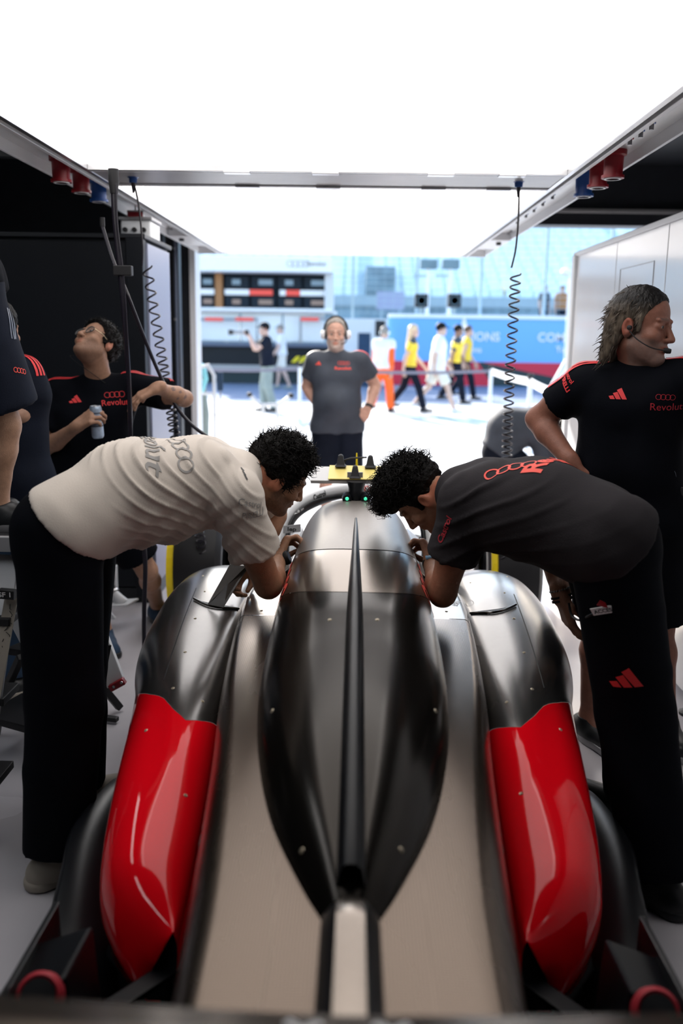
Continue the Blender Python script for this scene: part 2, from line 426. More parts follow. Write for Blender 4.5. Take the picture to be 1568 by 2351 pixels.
def surface_nets(F, lo, res):
    S = F < 0; nx, ny, nz = F.shape
    c = np.zeros((nx-1, ny-1, nz-1), np.int8)
    for i in (0, 1):
        for j in (0, 1):
            for k in (0, 1): c += S[i:nx-1+i, j:ny-1+j, k:nz-1+k]
    act = (c > 0) & (c < 8); idx = np.argwhere(act)
    if len(idx) == 0: return np.zeros((0, 3)), np.zeros((0, 4), int)
    num = -np.ones(act.shape, np.int64); num[act] = np.arange(len(idx))
    P = np.zeros((len(idx), 3)); W = np.zeros(len(idx)); I, J, K = idx.T
    corners = [(i, j, k) for i in (0, 1) for j in (0, 1) for k in (0, 1)]
    val = {cc: F[I+cc[0], J+cc[1], K+cc[2]].astype(float) for cc in corners}
    for a in corners:
        for d in range(3):
            if a[d]: continue
            b = list(a); b[d] = 1; b = tuple(b); va, vb = val[a], val[b]; m = (va < 0) != (vb < 0)
            t = np.where(m, va/np.where(m, va-vb, 1), 0)
            for e in range(3): P[:, e] += np.where(m, a[e]+(t if e == d else 0), 0)
            W += m
    P = P/W[:, None]; P = lo + (idx+P)*res
    faces = []
    for d in range(3):
        sl0 = [slice(None)]*3; sl1 = [slice(None)]*3; sl0[d] = slice(0, -1); sl1[d] = slice(1, None)
        A, Bq = S[tuple(sl0)], S[tuple(sl1)]; cr = np.argwhere(A != Bq); u, v = (d+1) % 3, (d+2) % 3
        ok = (cr[:, u] > 0) & (cr[:, v] > 0) & (cr[:, u] < F.shape[u]-1) & (cr[:, v] < F.shape[v]-1); cr = cr[ok]
        if len(cr) == 0: continue
        def g(du, dv):
            q = cr.copy(); q[:, u] -= du; q[:, v] -= dv; return num[q[:, 0], q[:, 1], q[:, 2]]
        f = np.stack([g(1, 1), g(0, 1), g(0, 0), g(1, 0)], 1)
        ins = A[cr[:, 0], cr[:, 1], cr[:, 2]]
        f = np.where(ins[:, None], f, f[:, ::-1]); faces.append(f)
    return P, np.concatenate(faces)
def sdf_mesh(sdf, res, fine=(), smooth_it=0):
    """fine: list of (lo, hi, res) boxes meshed at a finer step; returns V, F as one continuous surface"""
    lo, hi = sdf.bounds(res*2+.005)
    F, _ = sdf.grid(lo, hi, res); P, Q = surface_nets(F, lo, res)
    allP, allQ = [], []
    if len(fine):
        cen = P[Q].mean(1); keep = np.ones(len(Q), bool)
        for l, h, r in fine: keep &= ~np.all((cen > l+res*.6) & (cen < h-res*.6), axis=1)
        Q = Q[keep]
    allP.append(P); allQ.append(Q); n = len(P)
    done = []
    for l, h, r in fine:
        F, _ = sdf.grid(l-r*3, h+r*3, r); p, q = surface_nets(F, l-r*3, r)
        if len(q) == 0: continue
        cen = p[q].mean(1); keep = np.all((cen > l) & (cen < h), axis=1)
        for l2, h2, _r in done: keep &= ~np.all((cen > l2+r*.5) & (cen < h2-r*.5), axis=1)
        done.append((l, h, r))
        allP.append(p); allQ.append(q[keep]+n); n += len(p)
    P = np.concatenate(allP); Q = np.concatenate(allQ)
    used = np.unique(Q); re = -np.ones(len(P), int); re[used] = np.arange(len(used)); P = P[used]; Q = re[Q]
    for _ in range(smooth_it):
        acc = np.zeros_like(P); cnt = np.zeros(len(P))
        for a in range(4):
            b = (a+1) % 4
            np.add.at(acc, Q[:, a], P[Q[:, b]]); np.add.at(acc, Q[:, b], P[Q[:, a]]); np.add.at(cnt, Q[:, a], 1); np.add.at(cnt, Q[:, b], 1)
        P = P*.5 + .5*acc/cnt[:, None]
    return P, Q
def fast_mesh(name, P, Q, m, parent=None, tone=None):
    me = bpy.data.meshes.new(name); me.vertices.add(len(P)); me.vertices.foreach_set('co', P.astype(np.float32).ravel())
    me.loops.add(Q.size); me.loops.foreach_set('vertex_index', Q.astype(np.int32).ravel())
    me.polygons.add(len(Q)); me.polygons.foreach_set('loop_start', np.arange(0, Q.size, 4, dtype=np.int32))
    me.polygons.foreach_set('loop_total', np.full(len(Q), 4, np.int32)); me.update(calc_edges=True); me.validate()
    if tone is not None:
        a = me.color_attributes.new('tone', 'FLOAT_COLOR', 'POINT')
        a.data.foreach_set('color', np.concatenate([tone, np.ones((len(tone), 1))], 1).astype(np.float32).ravel())
    return link(name, me, m, parent, True)
def vnormals(P, Q):
    d1 = P[Q[:, 2]]-P[Q[:, 0]]; d2 = P[Q[:, 3]]-P[Q[:, 1]]; n = np.cross(d1, d2); N = np.zeros_like(P)
    for a in range(4): np.add.at(N, Q[:, a], n)
    return N/(np.linalg.norm(N, axis=1, keepdims=True)+1e-12)
def vnoise(P, scale, seed=0):
    """cheap smooth noise: sum of a few rotated sines"""
    r = np.random.RandomState(seed); out = np.zeros(len(P))
    for i in range(7):
        k = r.normal(size=3); k = k/np.linalg.norm(k)*scale*(.7+.9*r.rand()); out += np.sin(P@k + r.rand()*6.28 + 1.3*np.sin(P@(k[[1, 2, 0]]*.8)+r.rand()*6))
    return out/7

# ------------------------------------------------------------------ figures
def frame(fwd, up):
    f = nrm(fwd); r = nrm(np.cross(f, up)); u = np.cross(r, f); return np.stack([r, f, u])     # rows: right, forward, up
SKIN_RES = {'near': (.012, .0036, .0034), 'mid': (.014, .0062, .0048), 'far': (.024, .013, .012)}
CLOTH_RES = {'near': .0088, 'mid': .013, 'far': .026}
def add_hand(S, wr, d, palm, side, curl=.5, s=1.0, spread=1.0, thumb=.5, box=None):
    """wr wrist, d direction of the fingers, palm = normal out of the palm, side = +1 thumb on the +lateral side"""
    d = nrm(d); palm = nrm(palm - d*np.dot(palm, d)); lat = np.cross(d, palm)*side      # towards the thumb
    wr = np.asarray(wr, float); S.cone(wr - d*.02*s, wr + d*.015*s, .025*s, .024*s, k=.02)
    kn = []
    for i, (o, L) in enumerate(((.031, .090), (.010, .095), (-.011, .090), (-.031, .080))):
        base = wr + lat*o*.62*s + d*.01*s; k = wr + lat*o*s + d*L*s
        S.cone(base, k, .0145*s, .0125*s, k=.014*s); kn.append(k)
    fl = ((.040, .024, .019), (.044, .028, .020), (.040, .026, .019), (.032, .020, .017))
    cu = curl if hasattr(curl, '__len__') else (curl,)*4; pts = [wr]
    for i in range(4):
        a = 0; p = kn[i]; dd = d + lat*(1.5-i)*.07*spread
        for j in range(3):
            a += cu[i]*(1.0, 1.15, .75)[j]; q = p + (nrm(dd)*math.cos(a) + palm*math.sin(a))*fl[i][j]*s
            S.cone(p, q, (.0098-.0008*j)*s*(.92 if i == 3 else 1), (.0090-.0008*j)*s*(.92 if i == 3 else 1), k=.004 if j else .006); p = q; pts.append(q)
    t0 = wr + lat*.018*s + d*.022*s; t1 = t0 + nrm(lat*.75+d*.75+palm*.35)*.040*s
    t2 = t1 + nrm(lat*(.55-.7*thumb)+d*.85+palm*(.2+.8*thumb))*.034*s; t3 = t2 + nrm(lat*(.35-1.1*thumb)+d*.8+palm*(.1+.8*thumb))*.026*s
    S.cone(t0, t1, .0155*s, .0125*s, k=.012); S.cone(t1, t2, .0112*s, .0102*s, k=.006); S.cone(t2, t3, .0102*s, .0085*s, k=.004)
    pts += [t1, t2, t3] + kn; A = np.array(pts); return A.min(0)-.022, A.max(0)+.022

def person(name_label, J, o):
    """J: joints in world metres; o: options. Returns dict of objects. Left/right are the person's own (l, r)."""
    det = o.get('det', 'mid'); s = o.get('s', 1.0); fat = o.get('fat', 1.0)
    root = thing('person', name_label, 'person', group=o.get('group'))
    for k_ in list(J): J[k_] = np.asarray(J[k_], float)
    hip, chest, neck, head = J['hip'], J['chest'], J['neck'], J['head']
    lat = nrm(J['sh_r'] - J['sh_l'])                      # towards the person's right
    up = nrm(chest-hip); lat_h = nrm(J.get('lat_h', lat) - 0); fwd = nrm(np.cross(up, lat)); fwd_h = nrm(np.cross(up, lat_h))
    cl_r = o.get('cloth_res', CLOTH_RES[det]); br, hr, ndr = SKIN_RES[det]
    S = SDF(); fines = []
    waist = J.get('waist', hip*.5+chest*.5)
    def torso(T, e, belly=0.0, clip=None, flare=0.0):
        for q in (-1, 1):
            T.cone(hip+lat_h*q*.085*s, waist+lat*q*.065*s, (.105+e+flare)*s, (.088+e)*s*fat, k=.06, clip=clip)
            T.cone(waist+lat*q*.065*s, chest+lat*q*.080*s, (.088+e)*s*fat, (.100+e)*s, k=.06, clip=clip)
            T.cone(chest+lat*q*.07*s, J['sh_r' if q > 0 else 'sh_l']-lat*q*.025*s, (.085+e)*s, (.056+e)*s, k=.05, clip=clip)
            T.cone(neck*.75+chest*.25, J['sh_r' if q > 0 else 'sh_l']-lat*q*.02*s, (.045+e*.8)*s, (.050+e)*s, k=.04, clip=clip)
        T.cone(chest, neck*.8+chest*.2, (.085+e)*s, (.055+e*.6)*s, k=.05, clip=clip)
        if belly: T.ell(waist+fwd*.06*s-up*.02, (.13*s+e, .10*s+e+belly, .14*s), frame(fwd, up), k=.08, clip=clip)
    torso(S, -.008)
    # legs
    for q, a in ((-1, 'l'), (1, 'r')):
        if 'kn_'+a not in J: continue
        hj = hip+lat_h*q*.09*s - up*.02*0
        S.cone(hj, J['kn_'+a], .085*s*fat**.5, .052*s, k=.04)
        kn_, an = J['kn_'+a], J['an_'+a]; calf = kn_*.68+an*.32; bk = -nrm(J['toe_'+a]-an)
        S.cone(kn_, calf+bk*.012, .050*s, .054*s, k=.03); S.cone(calf+bk*.012, an, .054*s, .036*s, k=.03)
        S.cone(an, J['toe_'+a]*.8+an*.2, .038*s, .030*s, k=.03)
    # arms and hands
    for q, a in ((-1, 'l'), (1, 'r')):
        sh, el, wr = J['sh_'+a], J['el_'+a], J['wr_'+a]; ar = o.get('arm', 1.0)
        S.cone(sh, el*.55+sh*.45, .054*s*ar, .047*s*ar, k=.03); S.cone(el*.55+sh*.45, el, .047*s*ar, .039*s*ar, k=.02)
        m_ = el*.7+wr*.3; S.cone(el, m_, .039*s*ar, .041*s*ar, k=.02); S.cone(m_, wr, .041*s*ar, .026*s*ar, k=.02)
        if J.get('hand_'+a) is not None:
            hp = o.get('hp_'+a, {})
            l, h = add_hand(S, wr, J['hand_'+a], J['palm_'+a], hp.get('side', q), hp.get('curl', .45), s*hp.get('s', 1.0), hp.get('spread', 1.0), hp.get('thumb', .5))
            fines.append((l, h, ndr))
    # head
    HR = frame(J['hf'], J['hu']); hs = s*o.get('hs', 1.0)
    def hl(x, y, z): return head + HR.T @ (V(x, y, z)*hs)
    def el_(T, c, r, k=.02, op='add', R=None): T.ell(hl(*c), V(*r)*hs, HR if R is None else R@HR, k=k, op=op)
    fw = o.get('face_w', 1.0)
    el_(S, (0, -.012, .035), (.075, .096, .086)); el_(S, (0, .022, -.045), (.060*fw, .066, .078), k=.03)
    S.cone(hl(-.052*fw, .005, -.06), hl(-.012, .066, -.100), .018*hs, .016*hs, k=.03); S.cone(hl(.052*fw, .005, -.06), hl(.012, .066, -.100), .018*hs, .016*hs, k=.03)
    el_(S, (0, .071, -.101), (.024, .021, .019), k=.015)
    for q in (-1, 1):
        el_(S, (q*.041, .060, -.030), (.022, .022, .020), k=.02)
        el_(S, (q*.031, .098, .002), (.017, .018, .012), k=.012, op='sub')
        el_(S, (q*.031, .069, .001), (.0185, .0185, .0155), k=.004)
        el_(S, (q*.031, .093, .0005), (.0135, .014, .0052), k=.002, op='sub')
        S.cone(hl(q*.012, .088, .020), hl(q*.046, .074, .021), .0075*hs, .0065*hs, k=.010)
        el_(S, (q*.077, -.010, -.012), (.007, .019, .032), k=.006); el_(S, (q*.084, -.010, -.010), (.008, .017, .029), k=.003)
        el_(S, (q*.092, -.004, -.006), (.008, .010, .018), k=.004, op='sub')
    S.cone(hl(0, .084, .008), hl(0, .104, -.030), .0078*hs, .0105*hs, k=.010); el_(S, (0, .106, -.036), (.0125, .0115, .010), k=.006)
    for q in (-1, 1):
        el_(S, (q*.013, .096, -.039), (.0085, .010, .0075), k=.005); el_(S, (q*.007, .104, -.047), (.0035, .004, .004), k=.002, op='sub')
    el_(S, (0, .080, -.062), (.026, .014, .016), k=.012)
    el_(S, (0, .090, -.0605), (.021, .008, .0050), k=.004); el_(S, (0, .0885, -.0715), (.018, .009, .0058), k=.004)
    el_(S, (0, .0985, -.0658), (.024, .006, .0012), k=.003, op='sub')
    S.cone(hl(0, -.025, -.055), neck*.6+(chest)*.4 if False else neck, .056*s, .062*s, k=.03)
    A = np.array([hl(x, y, z) for x in (-.1, .1) for y in (-.125, .13) for z in (-.135, .14)]); fines.append((A.min(0), A.max(0), hr))
    P, Q = sdf_mesh(S, br, fines, smooth_it=1 if det != 'far' else 0)
    # skin tone with lips, beard, ears as their own colours
    base = V(*o.get('skin', (.46, .26, .17))); tone = np.tile(base, (len(P), 1)); Lc = (P-head)@HR.T/hs
    x, y, z = Lc.T; inh = (np.abs(x) < .11) & (y > -.13) & (y < .14) & (z > -.14) & (z < .14)
    def blend(mask, col, amt): tone[:] = tone*(1-(mask*amt)[:, None]) + np.array(col)*(mask*amt)[:, None]
    def sm(a, b, v): t = np.clip((v-a)/(b-a), 0, 1); return t*t*(3-2*t)
    blend(inh*sm(.066, .076, np.abs(x))*sm(-.05, -.03, z)*(1-sm(.02, .03, z)), base*V(1.25, .72, .66), .6)
    if o.get('beard'):
        bc, ba = o['beard']; bn = .75+.25*vnoise(P, 400, 3)
        mouth = sm(.020, .034, np.hypot(x, (z+.066)*1.35))
        reg = sm(-.02, .0, y)*(1-sm(-.055, -.040, z+.25*np.maximum(np.abs(x)-.03, 0)*-1))*mouth
        mus = sm(.07, .08, y)*(1-sm(-.050, -.046, z))*sm(-.060, -.056, z)*(1-sm(.026, .032, np.abs(x)))
        side = sm(-.005, .012, y)*(1-sm(.020, .040, y))*sm(.048, .056, np.abs(x))*(1-sm(-.01, .01, z))
        blend(inh*np.clip(np.maximum(np.maximum(reg, mus), side), 0, 1)*bn, bc, ba)
    lipm = np.maximum(np.exp(-((z+.0605)/.0055)**2-(x/.020)**4), np.exp(-((z+.072)/.0060)**2-(x/.017)**4))*sm(.084, .090, y)
    blend(inh*lipm, base*V(1.05, .62, .62), .75)
    brow = np.exp(-((z-.0245-.05*np.abs(np.abs(x)-.03))/.0048)**2)*sm(.010, .014, np.abs(x))*(1-sm(.044, .050, np.abs(x)))*sm(.055, .065, y)
    blend(inh*brow, o.get('brow', (.03, .02, .015)), .85)
    out = {'root': root}
    out['body'] = fast_mesh('body', P, Q, 'skin', root, tone)
    if det != 'far':
        for q in (-1, 1):
            e = MB(); ec = hl(q*.031, .0700, .0005); ef = HR[1]
            e.lathe([(1e-4, -.012), (.0085, -.0085), (.012, 0), (.0085, .0085), (.0062, .0105)], ec+ef*.0052, ef, 16)
            eo = e.build('eye', 'eye_white', root, smooth=True)
            MB().lathe([(.0062, .0100), (.005, .0116), (.0025, .0125), (1e-4, .0127)], ec+ef*.0052, ef, 14).build('iris', 'eye_dark', eo, smooth=True)
    # hair
    hair = o.get('hair'); hm = o.get('hair_mat', 'black_hair')
    if hair:
        Hh = SDF(); vol = o.get('hair_vol', .012)
        hl_y = o.get('hairline', .062); p0 = hl(0, hl_y, .062); n0 = HR.T@nrm(V(0, .86, -.50)); pb = hl(0, -.06, o.get('nape', -.045)); nb = HR.T@nrm(V(0, -.15, -1))
        clip = [(p0, n0), (pb, nb)]
        Hh.ell(hl(0, -.014, .040), (V(.076, .097, .086)+vol)*hs, HR, k=.01, clip=clip)
        if hair == 'long': 
            for q in (-1, 0, 1):
                Hh.cone(hl(q*.05, -.055, .03), hl(q*.062, -.078, -.115), .045*hs, .018*hs, k=.03, clip=[(p0, n0)])
                Hh.cone(hl(q*.065, -.035, .03), hl(q*.072, -.05, -.06), .026*hs, .014*hs, k=.02, clip=[(p0, n0)])
        if hair == 'verylong':
            for q in (-1, 0, 1): Hh.cone(hl(q*.04, -.06, .03), hl(q*.06, -.11, -.33), .055*hs, .035*hs, k=.03)
        if hair == 'top':     # short sides, volume on top/front
            Hh.ell(hl(0, .010, .092), (V(.072, .092, .050)+vol)*hs, HR, k=.03); Hh.ell(hl(0, .075, .080), V(.058, .034, .040)*hs, HR, k=.03)
        for q in (-1, 1): Hh.cone(hl(q*.070, .022, .02), hl(q*.069, .020, -.018), .010*hs, .006*hs, k=.012)
        P2, Q2 = sdf_mesh(Hh, {'near': .0045, 'mid': .007, 'far': .016}[det]); N2 = vnormals(P2, Q2)
        am = o.get('hair_amp', .004); 
        if det != 'far': P2 = P2 + N2*(am*vnoise(P2, 130, 5)+am*.6*vnoise(P2, 320, 8))[:, None]
        tn = None
        if o.get('hair_tone'):
            c0, c1 = o['hair_tone']; zl = ((P2-head)@HR.T)[:, 2]/hs; f_ = np.clip((.075-zl)/.06, 0, 1)[:, None]*(.55+.45*vnoise(P2*V(1, 1, .25), 220, 4))[:, None]
            tn = V(*c0)*(1-f_)+V(*c1)*f_
        ho = fast_mesh('hair', P2, Q2, 'hair_toned' if tn is not None else hm, root, tn); out['hair'] = ho
        nt_ = o.get('tufts', 0)
        if nt_:
            R_ = np.random.RandomState(11); T = MB(); sel = R_.choice(len(P2), nt_); cur = o.get('curl_r', .008); tl = o.get('tuft_len', .03)
            for i in sel:
                p = P2[i]; n = N2[i]; loc = (p-head)@HR.T
                if np.dot(n, HR[2]) < -.35 and hair != 'long': continue
                if hair == 'top' and loc[2] < .045*hs: continue
                fl = nrm(n*o.get('tuft_out', .8)+R_.normal(size=3)*.45+HR[1]*o.get('tuft_fwd', 0.)+HR[2]*o.get('tuft_up', 0.)); a = nrm(np.cross(fl, R_.normal(size=3))); b = np.cross(fl, a); ph = R_.rand()*6; L = tl*(.5+R_.rand()); c_ = cur*(.5+R_.rand()); pts = []
                for t in np.linspace(0, 1, 7): pts.append(p - n*.003 + fl*L*t*(1-.25*t) + (a*math.sin(ph+t*4.5)+b*math.cos(ph+t*4.5))*c_*t)
                T.tube(pts, list(np.linspace(.0021, .0004, 7)*o.get('tuft_r', 1.0)), 4, cap=False)
            to = T.build('hair_curl', hm, ho, smooth=True); tag(to, kind='stuff')
    # shirt
    hem_t = o.get('hem', 0.0); hemp = J.get('hemp', hip + up*hem_t); e = o.get('loose', .016)
    if o.get('shirt'):
        T = SDF(); clip = [(hemp, -nrm(o.get('hem_n', up)))]
        torso(T, e, o.get('belly', 0.), clip, flare=o.get('flare', 0.0))
        sv = o.get('sleeve', .62)
        for q, a in ((-1, 'l'), (1, 'r')):
            sh, el = J['sh_'+a], J['el_'+a]; t_ = nrm(el-sh); en = sh+(el-sh)*sv; d_ = o.get('sleeve_drop', .0)
            T.cone(sh, en+t_*.06, .062*s+e*.5, (.058*s+e*.75+o.get('sleeve_w', .008)), k=.035, clip=[(en, t_)])
            if d_: T.cone(sh, en+V(0, 0, -d_), .05*s, .05*s, k=.03, clip=[(en, t_)])
        if hem_t <= 0 and 'hemp' not in J:
            for q in (-1, 1): T.cone(hip+lat_h*q*.085*s, hip+lat_h*q*.085*s+up*(hem_t-.07), (.108+e)*s, (.110+e)*s, k=.05, clip=clip)
        hn = nrm(head-neck)
        for c_, r_ in o.get('shirt_extra', []): T.ell(c_, r_, k=.06, clip=clip)
        T.cone(neck-hn*.02, neck+hn*.05, .061*s, .054*s, k=.02, clip=[(neck+hn*.012*s+0*hn, hn)])
        P3, Q3 = sdf_mesh(T, cl_r, smooth_it=2); N3 = vnormals(P3, Q3)
        if det != 'far':
            amp = o.get('fold', .004); P3 = P3 + N3*(amp*vnoise(P3*V(1, 1, 1), 26, o.get('seed', 1))*vnoise(P3, 9, 4))[:, None]
        if o.get('shirt_fn'): P3 = P3 + N3*o['shirt_fn'](P3, N3)[:, None]
        out['shirt'] = fast_mesh('shirt', P3, Q3, o['shirt'], root)
    # trousers / shorts
    if o.get('trousers'):
        T = SDF(); e2 = o.get('tloose', .020); top = hip + up*o.get('waist', .06); clipw = [(top, nrm(o.get('hem_n', up)))]
        for q in (-1, 1):
            T.cone(hip+lat_h*q*.075*s, top+lat_h*q*.055*s, .108*s+e2*.4, .090*s*fat, k=.05, clip=clipw)
            a = 'r' if q > 0 else 'l'
            if 'kn_'+a not in J: continue
            kn_, an = J['kn_'+a], J['an_'+a]; hj = hip+lat_h*q*.09*s; ln = o.get('tlen', 1.0); kk = .03
            if ln < 1: 
                en = hj+(kn_-hj)*ln; t_ = nrm(kn_-hj); T.cone(hj, en+t_*.05, .092*s+e2*.6, .074*s+e2, k=.04, clip=[(en, t_)])
            else:
                T.cone(hj, kn_, .092*s+e2*.6, .062*s+e2, k=.04); en = kn_+(an-kn_)*min(ln-1+.0, 1.) if ln < 2 else an
                t_ = nrm(an-kn_); T.cone(kn_, en+t_*.04, .062*s+e2, o.get('cuff', .060*s+e2*.8), k=.02, clip=[(en, t_)])
        P4, Q4 = sdf_mesh(T, cl_r*1.1, smooth_it=1); N4 = vnormals(P4, Q4)
        if det != 'far': P4 = P4 + N4*(.010*vnoise(P4*V(1, 1, .6), 24, 9)*np.abs(vnoise(P4, 8, 6)) + .012*np.maximum(0, vnoise(P4*V(.7, .7, 1.6), 17, 12))**2)[:, None]
        out['trousers'] = fast_mesh(o.get('tname', 'trousers'), P4, Q4, o['trousers'], root)
    # shoes
    if o.get('shoes'):
        for a in 'lr':
            if 'an_'+a not in J: continue
            an, toe = J['an_'+a], J['toe_'+a]; fz = V(toe[0]-an[0], toe[1]-an[1], 0) if not o.get('shoe_free') else toe-an
            f = nrm(fz); T = SDF(); g = V(an[0], an[1], toe[2]) if not o.get('shoe_free') else an-np.cross(np.cross(f, V(0, 0, 1)), f)*0-V(0, 0, .06)
            zz = V(0, 0, 1); gl = toe[2]-.035*s if not o.get('shoe_free') else None
            clip = [(V(0, 0, gl+.012), -zz)] if gl is not None else []
            T.cone(g-f*.055*s+zz*.0, g+f*.05*s, .042*s, .044*s, k=.02, clip=clip); T.cone(g+f*.03*s, g+f*.175*s, .048*s, .038*s, k=.03, clip=clip)
            T.cone(g-f*.035*s, an+zz*.0, .044*s, .046*s, k=.03, clip=clip+[(an+zz*.01, zz)])
            P5, Q5 = sdf_mesh(T, .006 if det != 'far' else .02, smooth_it=1)
            sh_o = fast_mesh('shoe', P5, Q5, o['shoes'], root)
            if gl is not None and det != 'far':
                U = SDF(); c2 = [(V(0, 0, gl+.030), zz), (V(0, 0, gl), -zz)]
                U.cone(V(*g[:2], gl+.015)-f*.055*s, V(*g[:2], gl+.015)+f*.05*s, .049*s, .047*s, k=.02, clip=c2); U.cone(V(*g[:2], gl+.015)+f*.04*s, V(*g[:2], gl+.015)+f*.175*s, .050*s, .044*s, k=.02, clip=c2)
                P6, Q6 = sdf_mesh(U, .006, smooth_it=0); fast_mesh('sole', P6, Q6, o.get('sole', 'beige_shoe'), sh_o)
    out['hl'] = hl; out['HR'] = HR; out['frame'] = (lat, fwd, up)
    zmin = min([J[k_][2] for k_ in J if k_.startswith('toe')] + [hip[2]])
    out['base'] = V(hip[0], hip[1], max(0, zmin-.035))
    return out
# ================================================================== THE GARAGE
st = lambda o, n=None: tag(o, kind='structure')
DOOR_Y, CEIL = 9.0, 3.25
st(B('floor', (-4.2, -3.6, -.12), (3.9, DOOR_Y+.15, 0), 'floor_paint', bevel=0))
st(B('ceiling', (-4.2, -3.6, CEIL), (3.9, DOOR_Y+.15, CEIL+.15), 'black_paint', bevel=0))
st(B('wall_left', (-4.35, -3.6, 0), (-4.2, DOOR_Y+.15, CEIL), 'dark_panel', bevel=0))
st(B('wall_right', (3.9, -3.6, 0), (4.05, DOOR_Y+.15, CEIL), 'dark_panel', bevel=0))
st(B('wall_back', (-4.35, -3.75, 0), (4.05, -3.6, CEIL), 'dark_panel', bevel=0))
st(B('wall_front', (-4.35, DOOR_Y, 0), (-1.66, DOOR_Y+.25, CEIL), 'black_paint', bevel=0))
st(B('wall_front', (3.1, DOOR_Y, 0), (4.05, DOOR_Y+.25, CEIL), 'black_paint', bevel=0))
st(B('trim_1', (-1.66, DOOR_Y, 2.69), (3.1, DOOR_Y+.25, CEIL+.15), 'black_paint', bevel=0))          # lintel
st(B('trim_2', (-1.66, DOOR_Y-.02, 0), (-1.60, DOOR_Y+.27, 2.69), 'white_metal'))
st(B('trim_3', (-1.66, DOOR_Y-.06, 2.80), (3.1, DOOR_Y-.01, 2.835), 'steel_grey'))
# dark door-guide posts on the left of the opening
for x0, x1, y, lb in ((-1.78, -1.63, 8.3, 'middle black door guide post left of the white jamb'), (-1.74, -1.60, 7.5, 'nearest black door guide post beside the pale cabinet end'), (-1.98, -1.80, 8.6, 'rearmost black door guide post, hard against the front wall')):
    t = thing('guide_post', lb, 'post', group='door guide posts left of the opening')
    B('post', (x0, y, 0), (x1, y+.12, 3.2), 'black_paint', t); B('rail', (x1-.035, y-.03, 0), (x1-.015, y, 3.2), 'dark_panel_light', t)
    for k in range(4): MB().cyl((x1-.03, y-.035, .5+k*.62), (x1-.03, y-.02, .5+k*.62), .012, 8).build('bolt', 'steel_grey', t)
    settle(t, ((x0+x1)/2, y, 0))
# floor marks: scuffs on the glossy paint
# left partition cupboards: dark faces with lit end panel
t = thing('partition_cabinet', 'tall dark partition cabinet with a pale end panel behind the man with the can', 'cabinet')
B('carcass', (-3.9, 5.24, .04), (-1.24, 5.95, 2.14), 'dark_panel', t)
for x0, x1 in ((-3.88, -3.06), (-3.04, -2.14), (-2.12, -1.32)):
    B('door', (x0, 5.215, .10), (x1, 5.24, 2.12), 'dark_panel', t)
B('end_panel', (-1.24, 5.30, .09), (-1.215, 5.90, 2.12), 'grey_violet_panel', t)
B('corner_post', (-1.32, 5.205, .04), (-1.225, 5.29, 2.14), 'dark_panel', t)
B('plinth', (-3.9, 5.22, 0), (-1.22, 5.95, .09), 'black_paint', t)
B('top_ledge', (-3.9, 5.21, 2.14), (-1.21, 5.95, 2.165), 'black_paint', t)
settle(t, (-2.5, 5.9, 0))
t = thing('power_box', 'grey junction box standing on top of the dark partition cabinet', 'box')
B('housing', (-1.42, 5.5, 2.165), (-1.24, 5.75, 2.27), 'white_metal', t, .01); B('lid', (-1.43, 5.49, 2.27), (-1.23, 5.76, 2.29), 'steel_grey', t, .004)
for k in range(3): MB().cyl((-1.39+k*.055, 5.48, 2.215), (-1.39+k*.055, 5.50, 2.215), .014, 10).build('socket', 'rubber', t)
settle(t, (-1.33, 5.62, 2.165))
t = thing('warning_sign', 'small white notice with a red header hanging above the junction box', 'sign')
c = at(311, 508, 5.6); B('board', (c[0]-.05, 5.6, c[2]-.065), (c[0]+.05, 5.61, c[2]+.065), 'white_panel', t, .002)
B('header', (c[0]-.045, 5.596, c[2]+.025), (c[0]+.045, 5.6, c[2]+.055), 'red_plastic', t, .001)
for k in range(3): B('line', (c[0]-.038, 5.597, c[2]-.045+k*.022), (c[0]+.03, 5.6, c[2]-.038+k*.022), 'grey_print', t, 0)
MB().cyl((c[0], 5.605, c[2]+.065), (c[0], 5.605, 2.62), .004, 6).build('hanger', 'steel_grey', t); settle(t, (c[0], 5.6, 2.6))
MB().box((-3.9, 5.5, 2.62), (-1.1, 5.58, 2.68)).build('service_rail', 'black_paint')
tag(bpy.data.objects['service_rail'], 'black rail running above the dark partition cabinet', 'rail')

# right side: glossy white partition wall made of panels
wr_ = thing('partition_wall', 'glossy white partition wall with panel joints behind the headset man', 'wall panel')
X = 1.46
ys = [6.22, 5.28, 4.42, 3.50, 2.6, 1.6, .4, -1.0]
for i in range(len(ys)-1):
    if ys[i] > 3.6: B('panel', (X, ys[i+1]+.004, .10), (X+.06, ys[i]-.004, 2.16), 'white_panel', wr_, .003)
B('panel_frame', (X-.004, 4.60, 1.10), (X, 5.18, 1.104), 'steel_grey', wr_, 0)
for a, b_ in (((4.60, 1.10), (4.604, 2.0)), ((5.18, 1.10), (5.184, 2.0)), ((4.60, 2.0), (5.184, 2.004))):
    B('panel_frame', (X-.003, a[0], a[1]), (X, b_[0], b_[1]), 'steel_grey', wr_, 0)
B('edge_post', (X-.02, 6.22, 0), (X+.08, 6.30, 2.17), 'white_metal', wr_, .01)
B('top_rail', (X-.01, 3.5, 2.16), (X+.07, 6.3, 2.19), 'white_metal', wr_, .004)
for y in (3.72, 4.42, 5.28, 6.1):
    f = MB().cyl((X+.03, y, .03), (X+.03, y, .10), .012, 10).build('leveller', 'steel_grey', wr_)
    MB().lathe([(.0001, 0), (.045, 0), (.045, .012), (.015, .03), (.0001, .03)], (X+.03, y, 0), n=16).build('foot_pad', 'rubber', f)
settle(wr_, (X+.03, 5, 0))
t = thing('tall_cabinet', 'white tall cabinet with framed door at the right edge of the frame', 'cabinet')
